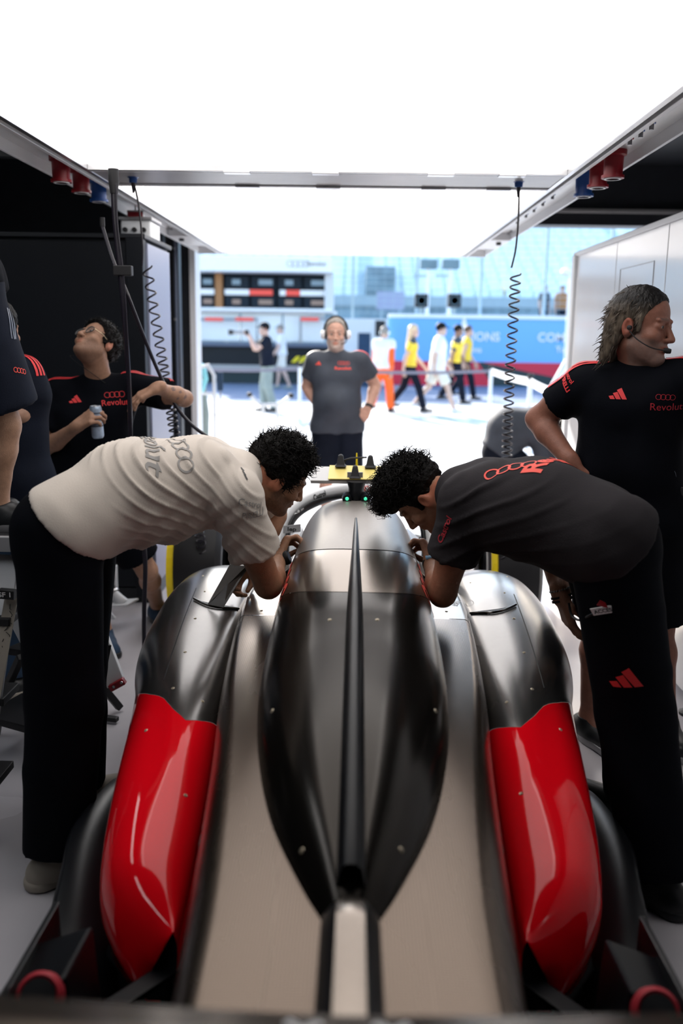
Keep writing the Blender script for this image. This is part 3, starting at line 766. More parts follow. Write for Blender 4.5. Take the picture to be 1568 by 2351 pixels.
B('carcass', (1.50, 1.0, .03), (2.1, 3.48, 2.3), 'white_panel', t, .01)
for y0, y1 in ((1.05, 1.9), (1.93, 2.75), (2.78, 3.46)):
    d = B('door', (1.475, y0, .08), (1.50, y1, 2.25), 'white_panel', t, .008)
    B('gasket', (1.468, y0+.05, .13), (1.475, y1-.05, 2.2), 'white_metal', d, .004)
MB().tube([(1.49, 3.50, .03), (1.49, 3.50, 2.3)], .035, 12).build('corner_post', 'aluminium', t, smooth=True)
settle(t, (1.8, 2.3, 0))

# ================================================================== LIGHT BOX over the car
ZL = 2.35; LX0, LX1 = -1.235, .925
gl = thing('light_gantry', 'aluminium light gantry with big glowing white ceiling panels above the car', 'light')
mat('added_fill_glow', (.9, .9, .9), .5, emit=(.93, .96, 1), estr=6.0)
mat('added_strip_glow', (.9, .9, .9), .5, emit=(1, .97, .95), estr=3.6)
def lightpanel(name, y0, y1):
    m = mat('light_panel', (.9, .9, .9), .5)
    if not m.get('done'):
        m['done'] = 1; t_ = m.node_tree; e = t_.nodes['Principled BSDF']; e.inputs['Emission Color'].default_value = (1.0, .965, .945, 1)
        e.inputs['Emission Strength'].default_value = PANEL_STRENGTH
    o = B(name, (LX0, y0, ZL+.012), (LX1, y1, ZL+.05), 'light_panel', gl, 0)
    return o
for y0, y1 in ((1.95, 4.24), (4.67, 8.46)):
    lightpanel('diffuser', y0, y1)
    for x in (LX0+.05, LX1-.11): B('added_streak_strip', (x, y0+.06, ZL+.008), (x+.06, y1-.06, ZL+.0125), 'added_strip_glow', gl, 0)  # brighter glowing strips, added to lay highlight streaks on the red covers
# frame: stepped bright rims, cross bar, rails with sockets
for s_, xi in ((-1, LX0), (1, LX1)):
    B('inner_rim', (xi, 1.9, ZL-.012), (xi+s_*.022, 8.48, ZL+.06), 'aluminium', gl, .002)
    B('rim_groove', (xi+s_*.024, 1.9, ZL+.004), (xi+s_*.036, 8.48, ZL+.06), 'rubber', gl, 0)
    B('outer_rim', (xi+s_*.038, 1.9, ZL-.016), (xi+s_*.058, 8.5, ZL+.06), 'white_metal', gl, .002)
    B('service_channel', (xi+s_*.06, 1.9, ZL+.045), (xi+s_*(.235 if s_ < 0 else .215), 8.5, ZL+.075), 'frame_light', gl, .002)
    B('channel_lip', (xi+s_*(.235 if s_ < 0 else .215), 1.9, ZL-.004), (xi+s_*(.25 if s_ < 0 else .23), 8.5, ZL+.08), 'white_metal', gl, .002)
    B('side_beam', (xi+s_*.02, 1.9, ZL+.075), (xi+s_*.25, 8.5, ZL+.20), 'steel_grey', gl, .004)
B('cross_bar', (LX0, 4.29, ZL-.008), (LX1, 4.62, ZL+.06), 'frame_grey', gl, .003)
for y in (4.235, 4.262, 4.635, 4.66): B('cross_rim', (LX0, y, ZL-.014), (LX1, y+.018, ZL+.06), 'aluminium' if y in (4.235, 4.66) else 'white_metal', gl, .002)
for x in (-.62, -.22, .30, .62):
    for y in (4.232, 4.633): B('clip', (x, y-.004, ZL-.020), (x+.12, y+.044, ZL-.012), 'aluminium', gl, .002)
B('front_rim', (LX0-.25, 8.46, ZL-.014), (LX1+.23, 8.50, ZL+.2), 'white_metal', gl, .003)
for s_, xi in ((-1, LX0), (1, LX1)):
    B('end_bracket', (xi+s_*.06, 7.05, ZL-.01), (xi+s_*.22, 7.75, ZL+.044), 'white_metal', gl, .006)
    MB().cyl((xi+s_*.15, 7.2, ZL-.03), (xi+s_*.15, 7.2, ZL-.01), .02, 10).build('latch', 'rubber', gl)
    for y in (7.0, 6.9): MB().cyl((xi+s_*.19, y, ZL+.03), (xi+s_*.19, y, ZL+.046), .012, 10).build('screw', 'steel_grey', gl)
for x, y in ((-1.3, 2.2), (-1.3, 4.4), (-1.3, 8.2), (1.0, 2.2), (1.0, 4.4), (1.0, 8.2)): B('hanger', (x-.03, y-.03, ZL+.2), (x+.03, y+.03, CEIL), 'steel_grey', gl, .003)
B('rear_rim', (LX0-.25, 1.90, ZL-.014), (LX1+.23, 1.94, ZL+.2), 'white_metal', gl, .003)
settle(gl, (-.15, 3.5, CEIL))
for x, y, lab in ((-2.75, .3, 'long ceiling light over the left bay, behind the photographer'), (-2.75, 3.2, 'long ceiling light over the left bay beside the dark cabinet'), (2.75, .3, 'long ceiling light over the right bay behind the white cabinet')):  # lights added out of view to brighten the garage floor
    t = thing('added_fill_light', lab, 'light'); B('housing', (x-.2, y-1.1, CEIL-.09), (x+.2, y+1.1, CEIL-.01), 'white_metal', t, .005)
    B('diffuser', (x-.16, y-1.05, CEIL-.10), (x+.16, y+1.05, CEIL-.09), 'added_fill_glow', t, 0); settle(t, (x, y, CEIL-.01))
# industrial sockets hanging in the service channels
def socket(x, y, m, lab, r=.045, h=.10):
    t = thing('power_socket', lab, 'socket', group='plug sockets in the light gantry rails')
    MB().lathe([(.0001, 0), (r*1.15, 0), (r*1.15, -.02), (r*.9, -.025), (r*.86, -h), (r*1.05, -h), (r*1.05, -h-.012), (r*.8, -h-.012), (r*.7, -h+.01), (.0001, -h+.01)], (x, y, ZL+.045), n=20).build('body', m, t, smooth=True)
    MB().lathe([(r*.6, 0), (r*.8, 0), (r*.8, -.004), (r*.6, -.004)], (x, y, ZL+.045-h-.012), n=20).build('rim', 'white_metal', t, smooth=True)
    for k in range(3): MB().cyl((x+.018*math.cos(k*2.1), y+.018*math.sin(k*2.1), ZL+.045-h-.006), (x+.018*math.cos(k*2.1), y+.018*math.sin(k*2.1), ZL+.045-h+.012), .005, 6).build('pin', 'steel_grey', t)
    settle(t, (x, y, ZL+.045))
for i, (x, y, m, l) in enumerate(((-1.36, 4.25, 'red_plastic', 'left red plug socket nearest the camera in the left gantry rail'), (-1.36, 4.55, 'red_plastic', 'second red plug socket in the left gantry rail, next to the blue one'),
        (-1.36, 4.85, 'blue_plastic', 'blue plug socket in the left gantry rail behind the two red ones'),
        (1.06, 3.98, 'red_plastic', 'larger red plug socket in the right gantry rail, nearest the camera'), (1.06, 4.22, 'red_plastic', 'second red plug socket in the right gantry rail, next to the blue one'),
        (1.06, 4.48, 'blue_plastic', 'blue plug socket in the right gantry rail just behind the red pair'))): socket(x, y, m, l)
for k, (y, m) in enumerate(((2.95, 'blue_plastic'), (3.42, 'blue_plastic'), (3.55, 'red_plastic'), (3.30, 'blue_plastic'), (4.9, 'blue_plastic'), (5.15, 'blue_plastic'), (5.4, 'blue_plastic'), (5.65, 'blue_plastic'), (5.95, 'blue_plastic'))):
    t = thing('air_coupling', 'small %s air coupling in the right gantry rail' % ('red' if m[0] == 'r' else 'blue') + (' in front of the red sockets' if y < 4 and m[0] != 'r' else ' behind the sockets' if y > 4 else ''), 'coupling', group='small %s couplings along the right gantry rail' % ('red' if m[0] == 'r' else 'blue near' if y < 4 else 'blue far'))
    MB().cyl((1.0, y, ZL+.045), (1.0, y, ZL+.0), .014, 10).build('collar', m, t, smooth=True); MB().cyl((1.0, y, ZL+.0), (1.0, y, ZL-.02), .008, 10).build('nipple', 'steel_grey', t, smooth=True); settle(t, (1.0, y, ZL+.045))

# ================================================================== OUTSIDE: pit lane
mat('concrete', (.62, .62, .60), .85, noise=.06, nscale=.6)
mat('asphalt', (.20, .25, .34), .85, noise=.08, nscale=2)
mat('green_mark', (.42, .60, .50), .8)
mat('wall_white', (.88, .90, .90), .6); mat('stand_grey', (.66, .68, .69), .5); mat('banner_blue', (.17, .45, .88), .5)
mat('banner_red', (.62, .02, .05), .5); mat('banner_black', (.012, .03, .035), .5); mat('seat_blue', (.78, .90, .94), .6, noise=.06, nscale=1)
mat('seat_step', (.58, .72, .78), .8); mat('seat_dark', (.20, .29, .33), .8, noise=.4, nscale=.6); mat('mustard', (.85, .68, .28), .7)
mat('screen_dark', (.012, .02, .03), .6, spec=.2); mat('screen_lit', (.1, .15, .2), .3, emit=(.25, .40, .55), estr=.35); mat('leaf', (.05, .10, .04), .8, noise=.5, nscale=1.2)
mat('screen_warm', (.1, .08, .07), .3, emit=(.45, .33, .30), estr=.35); mat('orange_panel', (.35, .16, .06), .6); mat('wire', (.34, .44, .48), .5)
mat('tape_grey', (.22, .20, .24), .6)
st(B('pit_apron', (-30, DOOR_Y+.15, -.14), (30, 22.3, -.02), 'concrete', bevel=0))
st(B('fast_lane', (-30, 22.3, -.14), (30, 60, -.025), 'asphalt', bevel=0))
st(B('lane_line', (-30, 22.3, -.03), (30, 22.55, -.012), 'white_print', bevel=0))
for x0, y0, x1, y1 in ((.55, 16.2, 2.6, 15.0), (1.2, 18.2, 3.4, 17.0), (-.3, 19.2, 2.0, 18.0)):
    st(MB().prism([(x0, y0, -.019), (x1, y1, -.019), (x1+.15, y1+.35, -.019), (x0+.1, y0+.35, -.019)], (0, 0, .004)).build('floor_mark', 'green_mark'))
PW = 30.5
pw = thing('pit_wall', 'long pit wall with a blue banner over a red and black base across the lane', 'wall')
xB = at(890, 800, PW)[0]
B('barrier', (xB, PW, -.02), (30, PW+.3, 2.22), 'banner_blue', pw, 0)
B('cap', (xB, PW-.06, 2.22), (30, PW+.36, 2.34), 'wall_white', pw, .01)
zr = .80
xa, xb_, xc = at(1098, 830, PW)[0], at(1190, 885, PW)[0], at(1185, 830, PW)[0]
def wallpoly(name, pts, m): return MB().prism([(x, PW-.02, z) for x, z in pts], (0, .02, 0)).build(name, m, pw)
wallpoly('base_panel', [(xB, 0), (xa+.5, 0), (xa, zr), (xB, zr)], 'banner_red')
wallpoly('base_panel', [(xa+.5, 0), (8.3, 0), (xa+.1, zr), (xa, zr)], 'banner_black')
wallpoly('base_panel', [(8.3, 0), (14, 0), (14, zr), (xa+.1, zr)], 'banner_red')
def walltext(s, px, py, hgt, cut=None):
    c = at(px, py, PW); wd = hgt
    decal('lettering', text2d(s, bold=.02), (c[0], PW-.03, c[2]), (wd, 0, 0), (0, 0, wd), 'white_print', pw)
walltext('ATIONS', 1098, 774, .40); walltext('ations', 1083, 803, .27); walltext('COMM', 1276, 776, .40); walltext('Tog', 1290, 803, .27)
decal('lettering', shape_mesh([[(-.5, -.5), (.5, -.5), (.1, .5), (-.1, .5)]]), at(1065, 748, PW)-V(0, .03, 0), (.35, 0, 0), (0, 0, .5), 'white_print', pw)
settle(pw, (6, PW, 0))
# team wall left part: pale counter with panels and dark base
tw = thing('pit_wall_counter', 'pale pit wall counter with rails and a dark base under the team stand', 'wall')
x0 = at(440, 800, PW)[0]-4
xE = at(772, 800, PW)[0]
B('base', (x0, PW-.1, 0), (xE, PW+.4, .55), 'banner_black', tw, 0); B('shelf', (x0, PW-.55, 1.20), (xE, PW+.2, 1.33), 'dark_panel_light', tw, .02)
B('dark_skirt', (x0, PW-.3, .60), (xE, PW-.1, 1.2), 'dark_panel', tw, 0); B('kerb_line', (x0, PW-.32, .42), (xE, PW-.12, .60), 'steel_grey', tw, 0)
for k in range(8):
    xx = x0+k*1.42
    if xx+1.36 > xE: break
    B('panel', (xx, PW-.05, 1.36), (xx+1.36, PW+.25, 2.28), 'wall_white', tw, .04)
B('cap', (x0, PW-.1, 2.30), (xE, PW+.35, 2.40), 'wall_white', tw, .01)
for a, b_ in (((456, 733), (590, 733)), ((690, 730), (768, 732))):
    p, q = at(*a, PW-.4), at(*b_, PW-.4); MB().tube([p-V(0, 0, .9), p, q, q-V(0, 0, .9)], .05, 8).build('grab_rail', 'steel_grey', tw, smooth=True)
for px in (470, 540, 620, 690):
    c = at(px, 732, PW-.5); B('red_tab', (c[0], c[1], c[2]-.07), (c[0]+.6, c[1]+.05, c[2]+.05), 'red_print_bright', tw, .01) if px != 620 else None
for px, py in ((740, 828), (760, 830)):
    c = at(px-60, py, PW-.6); 
for k in range(7):
    c = at(668+k*16, 832, PW-.4); MB().prism([c, c+V(.14, 0, 0), c+V(.32, 0, .2), c+V(.18, 0, .2)], (0, .04, 0)).build('hazard_stripe', 'bright_yellow', tw)
settle(tw, (x0+3, PW, 0))
t = thing('marshal_cabin', 'grey cabinet with a dark doorway left of the blue banner', 'cabin')
c0, c1 = at(776, 885, PW-.3)[0], at(886, 885, PW-.3)[0]
B('body', (c0, PW-.9, .0), (c1, PW-.2, 2.15), 'stand_grey', t, .03); B('doorway', (at(822, 800, PW-.9)[0], PW-.93, 0), (at(850, 800, PW-.9)[0], PW-.9, 1.7), 'blue_cloth', t, 0)
B('hatch', (at(862, 740, PW-.9)[0], PW-.93, 1.6), (at(884, 760, PW-.9)[0], PW-.9, 2.1), 'rubber', t, 0); settle(t, ((c0+c1)/2, PW-.5, 0))
# team stand with two rows of monitors
ts = thing('team_stand', 'pale team command stand with two rows of dark monitors on the pit wall', 'stand')
SY = PW-.2; a0, a1 = at(380, 600, SY)[0], at(766, 600, SY)[0]
zt, zb = at(600, 592, SY)[2], at(600, 628, SY)[2]; z2 = at(600, 708, SY)[2]
B('roof_beam', (a0, SY-.8, zb), (a1, SY+1.2, zt), 'wall_white', ts, .04)
B('back_box', (a0, SY+.25, z2), (a1-.15, SY+1.1, zb), 'screen_dark', ts, 0); B('end_post', (a1-.28, SY-.2, 2.3), (a1, SY+1.1, zb), 'stand_grey', ts, .02)
B('desk', (a0, SY-.3, z2-.10), (a1, SY+1.1, z2), 'wall_white', ts, .02); B('lower_beam', (a0, SY-.1, 2.3), (a1, SY+1.0, z2-.1), 'wall_white', ts, .02)
pcol = at(503, 660, SY)[0]
B('pillar', (pcol-.12, SY-.1, z2), (pcol+.12, SY+.2, zb), 'orange_panel', ts, .01)
zs0, zs1 = at(600, 678, SY)[2], at(600, 665, SY)[2]
for i, (px0, px1) in enumerate(((455, 491), (516, 571), (577, 632), (638, 692), (698, 752))):
    X0, X1 = at(px0, 650, SY)[0], at(px1, 650, SY)[0]
    for (ya, yb), m in (((634, 662), 'screen_lit'), ((681, 706), 'screen_warm')):
        mo = B('monitor', (X0, SY+.02, at(600, yb, SY)[2]), (X1, SY+.14, at(600, ya, SY)[2]), 'screen_dark', ts, .01)
        w_ = X1-X0; hz = at(600, ya, SY)[2]-at(600, yb, SY)[2]; zc = at(600, yb, SY)[2]
        B('image', (X0+w_*.30, SY+.008, zc+hz*.28), (X1-w_*(.35 if i % 2 else .12), SY+.02, zc+hz*.72), m, mo, 0)
for (px0, px1, m) in ((452, 492, 'white_print'), (516, 572, 'white_print'), (573, 626, 'red_print_bright'), (642, 656, 'white_print'), (657, 688, 'red_print_bright'), (689, 752, 'white_print')):
    B('sponsor_strip', (at(px0, 670, SY)[0], SY-.02, zs0), (at(px1, 670, SY)[0], SY+.02, zs1), m, ts, 0)
c = at(684, 606, SY-.8); decal('emblem', rings2d(), c-V(0, .02, 0), (.22, 0, 0), (0, 0, .22), 'grey_print', ts); c = at(726, 606, SY-.8)
decal('lettering', text2d('Revolut', bold=.02), c-V(0, .02, 0), (.20, 0, 0), (0, 0, .20), 'grey_print', ts)
settle(ts, ((a0+a1)/2, SY, 2.3))
# catch fence
cf = thing('catch_fence', 'tall wire catch fence on posts above the pit wall', 'fence')
FY = PW+1.2
for k in range(14):
    x = -9+k*2.2; B('post', (x-.045, FY, 0), (x+.045, FY+.09, 5.6), 'wire', cf, 0)
wm = MB()
for k in range(16): wm.tube([(-9, FY+.04, 2.4+k*.2), (20, FY+.04, 2.4+k*.2)], .008, 3, cap=False)
for k in range(96): wm.tube([(-9+k*.3, FY+.05, 2.3), (-9+k*.3, FY+.05, 5.5)], .006, 3, cap=False)
tag(wm.build('wire_mesh', 'wire', cf), kind='stuff'); settle(cf, (5, FY, 0))
# grandstand
gs = thing('grandstand', 'long tiered grandstand of pale blue seats beyond the catch fence', 'grandstand')
GY0, rise, run, NR = 47.0, .36, .85, 24
sm_ = MB(); seats = MB()
for r_ in range(NR):
    y = GY0+r_*run; z = 3.6+r_*rise
    sm_.box((-34, y, z-.6), (60, y+run, z))
    n = 120
    for k in range(n):
        xx = -30+k*.75
        if (k % 20) == 0: continue
        seats.box((xx+.05, y+.30, z+.02), (xx+.66, y+.38, z+.46))
tag(sm_.build('terrace', 'seat_step', gs), kind='stuff'); tag(seats.build('seat', 'seat_blue', gs), kind='stuff')
B('front_wall', (-34, GY0-.3, 0), (60, GY0, 3.1), 'seat_dark', gs, 0); B('parapet', (-34, GY0-.5, 3.1), (60, GY0-.3, 3.6), 'wire', gs, 0)
c0, c1 = at(838, 700, GY0+2), at(900, 628, GY0+5)
B('tunnel', (c0[0], GY0, 3.6), (c1[0], GY0+6, c1[2]), 'seat_dark', gs, 0)
pA = [at(1122, 590, GY0+12), at(1148, 582, GY0+12), at(1172, 682, GY0+1), at(1142, 682, GY0+1)]
MB().prism(pA, (0, -.5, .3)).build('stair_wall', 'mustard', gs); settle(gs, (5, GY0+5, 0))
t = thing('display_board', 'small grey board standing in front of the grandstand', 'sign'); c = at(897, 690, 40)
B('board', (c[0]-.6, 40, c[2]-.38), (c[0]+.6, 40.1, c[2]+.38), 'grey_violet_panel', t, 0)
for q in (-.4, .4): B('leg', (c[0]+q-.04, 40.02, 0), (c[0]+q+.04, 40.08, c[2]-.38), 'wire', t, 0)
settle(t, (c[0], 40, 0))
for px, lab in ((980, 'left camera mast on the pit wall with a square head'), (1030, 'right camera mast on the pit wall with a square head')):
    t = thing('camera_mast', lab, 'mast', group='two camera masts on the pit wall'); c = at(px, 720, PW+.8); tp = at(px, 618, PW+.8)
    MB().tube([(c[0], c[1], 0), (c[0], c[1], tp[2])], .07, 8).build('pole', 'wall_white', t, smooth=True)
    B('head', (c[0]-.28, c[1]-.15, tp[2]), (c[0]+.3, c[1]+.15, tp[2]+.32), 'seat_dark', t, .03); B('arm', (c[0]-.5, c[1]-.03, tp[2]-.25), (c[0], c[1]+.03, tp[2]-.18), 'wire', t, 0); settle(t, (c[0], c[1], 0))
for px, lab in ((968, 'black loudspeaker box on the wall cap left of the masts'), (1044, 'black loudspeaker box on the wall cap right of the masts')):
    t = thing('speaker_box', lab, 'speaker'); c = at(px, 690, PW+.1)
    B('box', (c[0]-.22, c[1], c[2]-.22), (c[0]+.22, c[1]+.3, c[2]+.22), 'rubber', t, .02); B('stand', (c[0]-.04, c[1]+.1, 2.3), (c[0]+.04, c[1]+.18, c[2]-.2), 'wire', t, 0)
    MB().lathe([(.0001, 0), (.14, 0), (.16, -.02), (.16, .0)], (c[0], c[1], c[2]), (0, 1, 0), 14).build('cone', 'seat_dark', t); settle(t, (c[0], c[1], 2.3))
t = thing('lamp_post', 'white post with a round camera head beside the right partition edge', 'post'); c = at(1304, 760, 27)
MB().tube([(c[0], 27, 0), (c[0], 27, at(1304, 632, 27)[2])], .07, 10).build('pole', 'wall_white', t, smooth=True)
MB().lathe([(.0001, -.12), (.1, -.1), (.17, 0), (.13, .1), (.0001, .15)], at(1300, 626, 27), n=16).build('camera_dome', 'white_print', t, smooth=True); settle(t, (c[0], 27, 0))
# trees behind the stand
def tree(x, y, zt, rad, lab):
    t = thing('tree', lab, 'tree', group='trees beyond the grandstand'); R_ = np.random.RandomState(int(abs(x)*10)+3); lf = MB()
    MB().tube([(x, y, 0), (x+.2, y, zt-rad*1.2), (x-.1, y, zt-rad*.4)], [.4, .3, .12], 8).build('trunk', 'brown_hair', t, smooth=True)
    for k in range(900):
        d = R_.normal(size=3); d = d/np.linalg.norm(d)*rad*(.55+.45*R_.rand()); p = V(x, y, zt-rad)+d*V(1.2, 1, .9)
        a = R_.normal(size=3)*.28; b_ = np.cross(nrm(a), R_.normal(size=3))*.22; lf.add([p-a, p+b_, p+a, p-b_], [(0, 1, 2, 3)])
    tag(lf.build('foliage', 'leaf', t), kind='stuff'); settle(t, (x, y, 0))
for i, px in enumerate((470, 700, 1000, 1160, 1245, 1330)):
    c = at(px, 540, 74); tree(c[0], 74+i % 2*9, c[2]+1.4+(i % 3)*.8, 2.1, 'dark green tree beyond the grandstand')
# barriers in the lane
def stanchion(px, base_row, lab, top=1.05):
    c = atz(px, base_row, 0); c[2] = -.02; t = thing('stanchion', lab, 'post', group='white barrier posts in the pit lane')
    MB().tube([c, c+V(0, 0, top)], .035, 12).build('post', 'white_metal', t, smooth=True)
    MB().lathe([(.0001, 0), (.17, 0), (.17, .02), (.04, .05), (.0001, .05)], c, n=18).build('base', 'white_metal', t, smooth=True)
    MB().cyl(c+V(0, 0, top), c+V(0, 0, top+.08), .045, 12).build('head', 'rubber', t, smooth=True); settle(t, c); return c
s1 = stanchion(688, 970, 'white barrier post left of the man in the grey shirt'); s2 = stanchion(1122, 975, 'white barrier post right of the walking group where the tape turns')
s3 = stanchion(1209, 1035, 'white barrier post nearest the right wall, behind the crouching person')
sm2 = MB(); l0 = at(400, 850, 16.6)
def strap(name, a, b_, lab, m, w=.055, sag=.05):
    pts = [a+(b_-a)*t-V(0, 0, sag*4*t*(1-t)) for t in np.linspace(0, 1, 12)]; q = MB()
    for i in range(11): q.bar(pts[i], pts[i+1], .006, w)
    o = q.build(name, m); tag(o, lab, 'tape'); return o
h_ = V(0, 0, 1.02)
strap('barrier_tape', V(l0[0], l0[1], 1.0), s1+h_, 'grey barrier tape running left from the left barrier post', 'tape_grey')
strap('barrier_tape', s1+h_, s2+h_, 'grey barrier tape between the left and middle barrier posts', 'tape_grey')
strap('barrier_rail', s2+h_, s3+h_, 'white barrier tape from the middle post to the right post', 'white_metal', .11, .02)
e_ = at(1290, 925, 10); strap('barrier_rail', s3+h_, V(e_[0], e_[1], 1.0), 'white barrier tape from the right post towards the partition', 'white_metal', .11, .02)
t = thing('gate_rail', 'white tubular gate rail leaning up beside the right partition', 'rail'); a, b_ = at(1262, 900, 13), at(1300, 832, 13)
MB().tube([a-V(.1, 0, .8), a, b_, b_+V(.5, 0, 0)], .05, 10).build('rail', 'white_metal', t, smooth=True); MB().tube([b_+V(.4, 0, 0), V(b_[0]+.4, 13, 0)], .05, 10).build('leg', 'white_metal', t, smooth=True)
settle(t, V(a[0], 13, 0))
# car stand in the lane
t = thing('car_stand', 'white tubular car stand with two raised arms in the sunlit lane', 'stand'); y = 10.6
A, B1, B2, D = at(573, 906, y), at(598, 929, y), at(641, 929, y), at(668, 908, y)
MB().tube([A, B1, B2, D], .022, 10).build('cradle', 'white_metal', t, smooth=True)
for p in (A, D): MB().lathe([(.0001, -.03), (.03, -.02), (.035, 0), (.03, .02), (.0001, .03)], p, n=12).build('pad', 'rubber', t, smooth=True)
for px in (604, 637):
    p = at(px, 930, y); MB().tube([p, V(p[0], y, 0)], .02, 10).build('leg', 'white_metal', t, smooth=True)
    MB().tube([V(p[0], y-.3, .0), V(p[0], y+.3, .0)], .02, 8).build('skid', 'white_metal', t, smooth=True)
settle(t, V(B1[0]+.1, y, 0))
# rack at the left jamb
t = thing('tube_rack', 'white tubular rack holding a turquoise hose beside the left jamb', 'rack'); y = 9.9
P0 = at(457, 845, y); p1 = at(478, 838, y); p2 = at(492, 862, y); p3 = at(493, 1010, y)
MB().tube([P0, p1, p2, p3, V(p3[0], y, 0)], .020, 10).build('frame', 'white_metal', t, smooth=True); MB().tube([at(456, 904, y), at(492, 904, y)], .014, 8).build('rung', 'white_metal', t, smooth=True)
MB().tube([at(456, 835, y+.2), at(466, 840, y+.2), at(472, 870, y+.2), at(460, 905, y+.2)], .03, 10).build('hose', mat('turquoise', (.25, .65, .72), .5), t, smooth=True)
MB().tube([at(460, 870, y+.3), at(463, 950, y+.3), V(at(463, 950, y+.3)[0], y+.3, 0)], [.05, .09, .06], 10).build('cover', 'grey_green_cloth', t, smooth=True)
settle(t, V(p3[0], y, 0))
t = thing('flag_tablet', 'small dark blue tablet on a clamp beside the tube rack', 'tablet'); c = at(505, 880, 9.8)
B('screen', (c[0]-.03, 9.8, c[2]-.08), (c[0]+.03, 9.83, c[2]+.12), 'blue_cloth', t, .004); MB().tube([c-V(0, -.02, .08), c-V(0, -.02, .35), V(p3[0], 9.9, c[2]-.35)], .008, 6).build('clamp', 'steel_grey', t); settle(t, c)
# ================================================================== THE RACING CAR
car = thing('racing_car', 'grey and red racing car with its wheels off the rear axle, seen from behind', 'car')
def superarc(n, e):   # quarter-to-quarter arc from angle 0..pi with exponent e
    th = np.linspace(0, math.pi, n); c, s_ = np.cos(th), np.sin(th)
    return np.sign(c)*np.abs(c)**(2/e), np.abs(s_)**(2/e)
# --- engine cover (hump)
HK = [(1.19, .018, .708, 1.8), (1.26, .05, .735, 1.8), (1.35, .088, .765, 1.85), (1.555, .157, .812, 1.95), (1.74, .196, .842, 2.05), (1.95, .226, .864, 2.15), (2.2, .246, .884, 2.35), (2.5, .252, .900, 2.6),
      (2.8, .250, .918, 2.9), (3.05, .243, .934, 3.1), (3.3, .238, .955, 3.2), (3.5, .236, .966, 3.3), (3.62, .230, .962, 3.2), (3.68, .20, .935, 3.0)]
ZD = .695
def hump(s, nu=57):
    w_, zt, e = interp(HK, s); cx, sz = superarc(nu, e); zb = ZD-.02 if s < 3.15 else ZD-.02-(s-3.15)*.35
    h = sz; a = .38*math.exp(-((s-2.8)/.5)**2) + .20*math.exp(-((s-3.2)/.25)**2)
    return np.stack([.004+w_*cx, s-a*h**2, zb+(zt-zb)*h], 1)
def hump_part(name, s0, s1, n, m):
    ss = np.linspace(s0, s1, n); G = np.array([hump(s) for s in ss]); return grid_mesh(name, G, m, car)
ec = hump_part('engine_cover', 1.19, 2.79, 90, 'carbon_dark')
mc = hump_part('upper_cover', 2.796, 3.19, 34, 'titan_paint')
ab = hump_part('airbox_cover', 3.196, 3.68, 40, 'airbox_paint')
# airbox front closure
G = hump(3.68); c_ = G.mean(0); grid_mesh('airbox_face', np.array([G, G*.5+c_*.5+V(0, .01, 0), G*0+c_+V(0, .015, 0)]), 'black_carbon', car)
# --- centre fin along the cover
fin = MB(); vs = []
Ys = np.linspace(1.30, 3.15, 60)
sec = []
for y in Ys:
    s_ = y; 
    for _ in range(3): s_ = y + .38*math.exp(-((s_-2.8)/.5)**2) + .20*math.exp(-((s_-3.2)/.25)**2)
    zt = interp(HK, min(s_, 3.6))[1]; hw = .004+.013*min(1, (3.15-y)/.9); hh = .012+.024*min(1, (3.15-y)/.5)
    sec.append([(.004-hw*1.5, y, zt-.012), (.004-hw, y, zt+hh*.75), (.004-hw*.4, y, zt+hh), (.004+hw*.4, y, zt+hh), (.004+hw, y, zt+hh*.75), (.004+hw*1.5, y, zt-.012)])
fo = grid_mesh('centre_fin', np.array(sec), 'black_carbon', car)
# --- rear deck
DK = [(.70, .195, .255, .70), (1.1, .210, .268, .70), (1.3, .216, .280, .70), (1.55, .235, .300, .70), (1.95, .278, .334, .70), (2.35, .328, .374, .698), (2.8, .365, .402, .695), (3.2, .375, .42, .68), (3.7, .36, .43, .60)]
def deck(s):
    xf, xo, zt = interp(DK, s); p = []
    r = xo-xf
    b_ = .115
    half = [(xo-.03, .30), (xo-.012, zt-.22), (xo, zt-b_-.02)] + [(xf+r*math.cos(a), zt-b_+b_*math.sin(a)) for a in np.linspace(.1, math.pi/2, 11)] + [(xf*.8, zt+.002), (xf*.55, zt+.004), (xf*.25, zt+.004)]
    L_ = [(x, z) for x, z in half]; R_ = [(-x, z) for x, z in reversed(half)]
    return np.array([(.004+x, s, z) for x, z in L_+[(0, zt+.004)]+R_])
dk = grid_mesh('rear_deck', np.array([deck(s) for s in np.linspace(.70, 2.86, 70)]), 'carbon_deck', car)
grid_mesh('shoulder_panel', np.array([deck(s) for s in np.linspace(2.868, 3.7, 30)]), 'titan_paint', car)
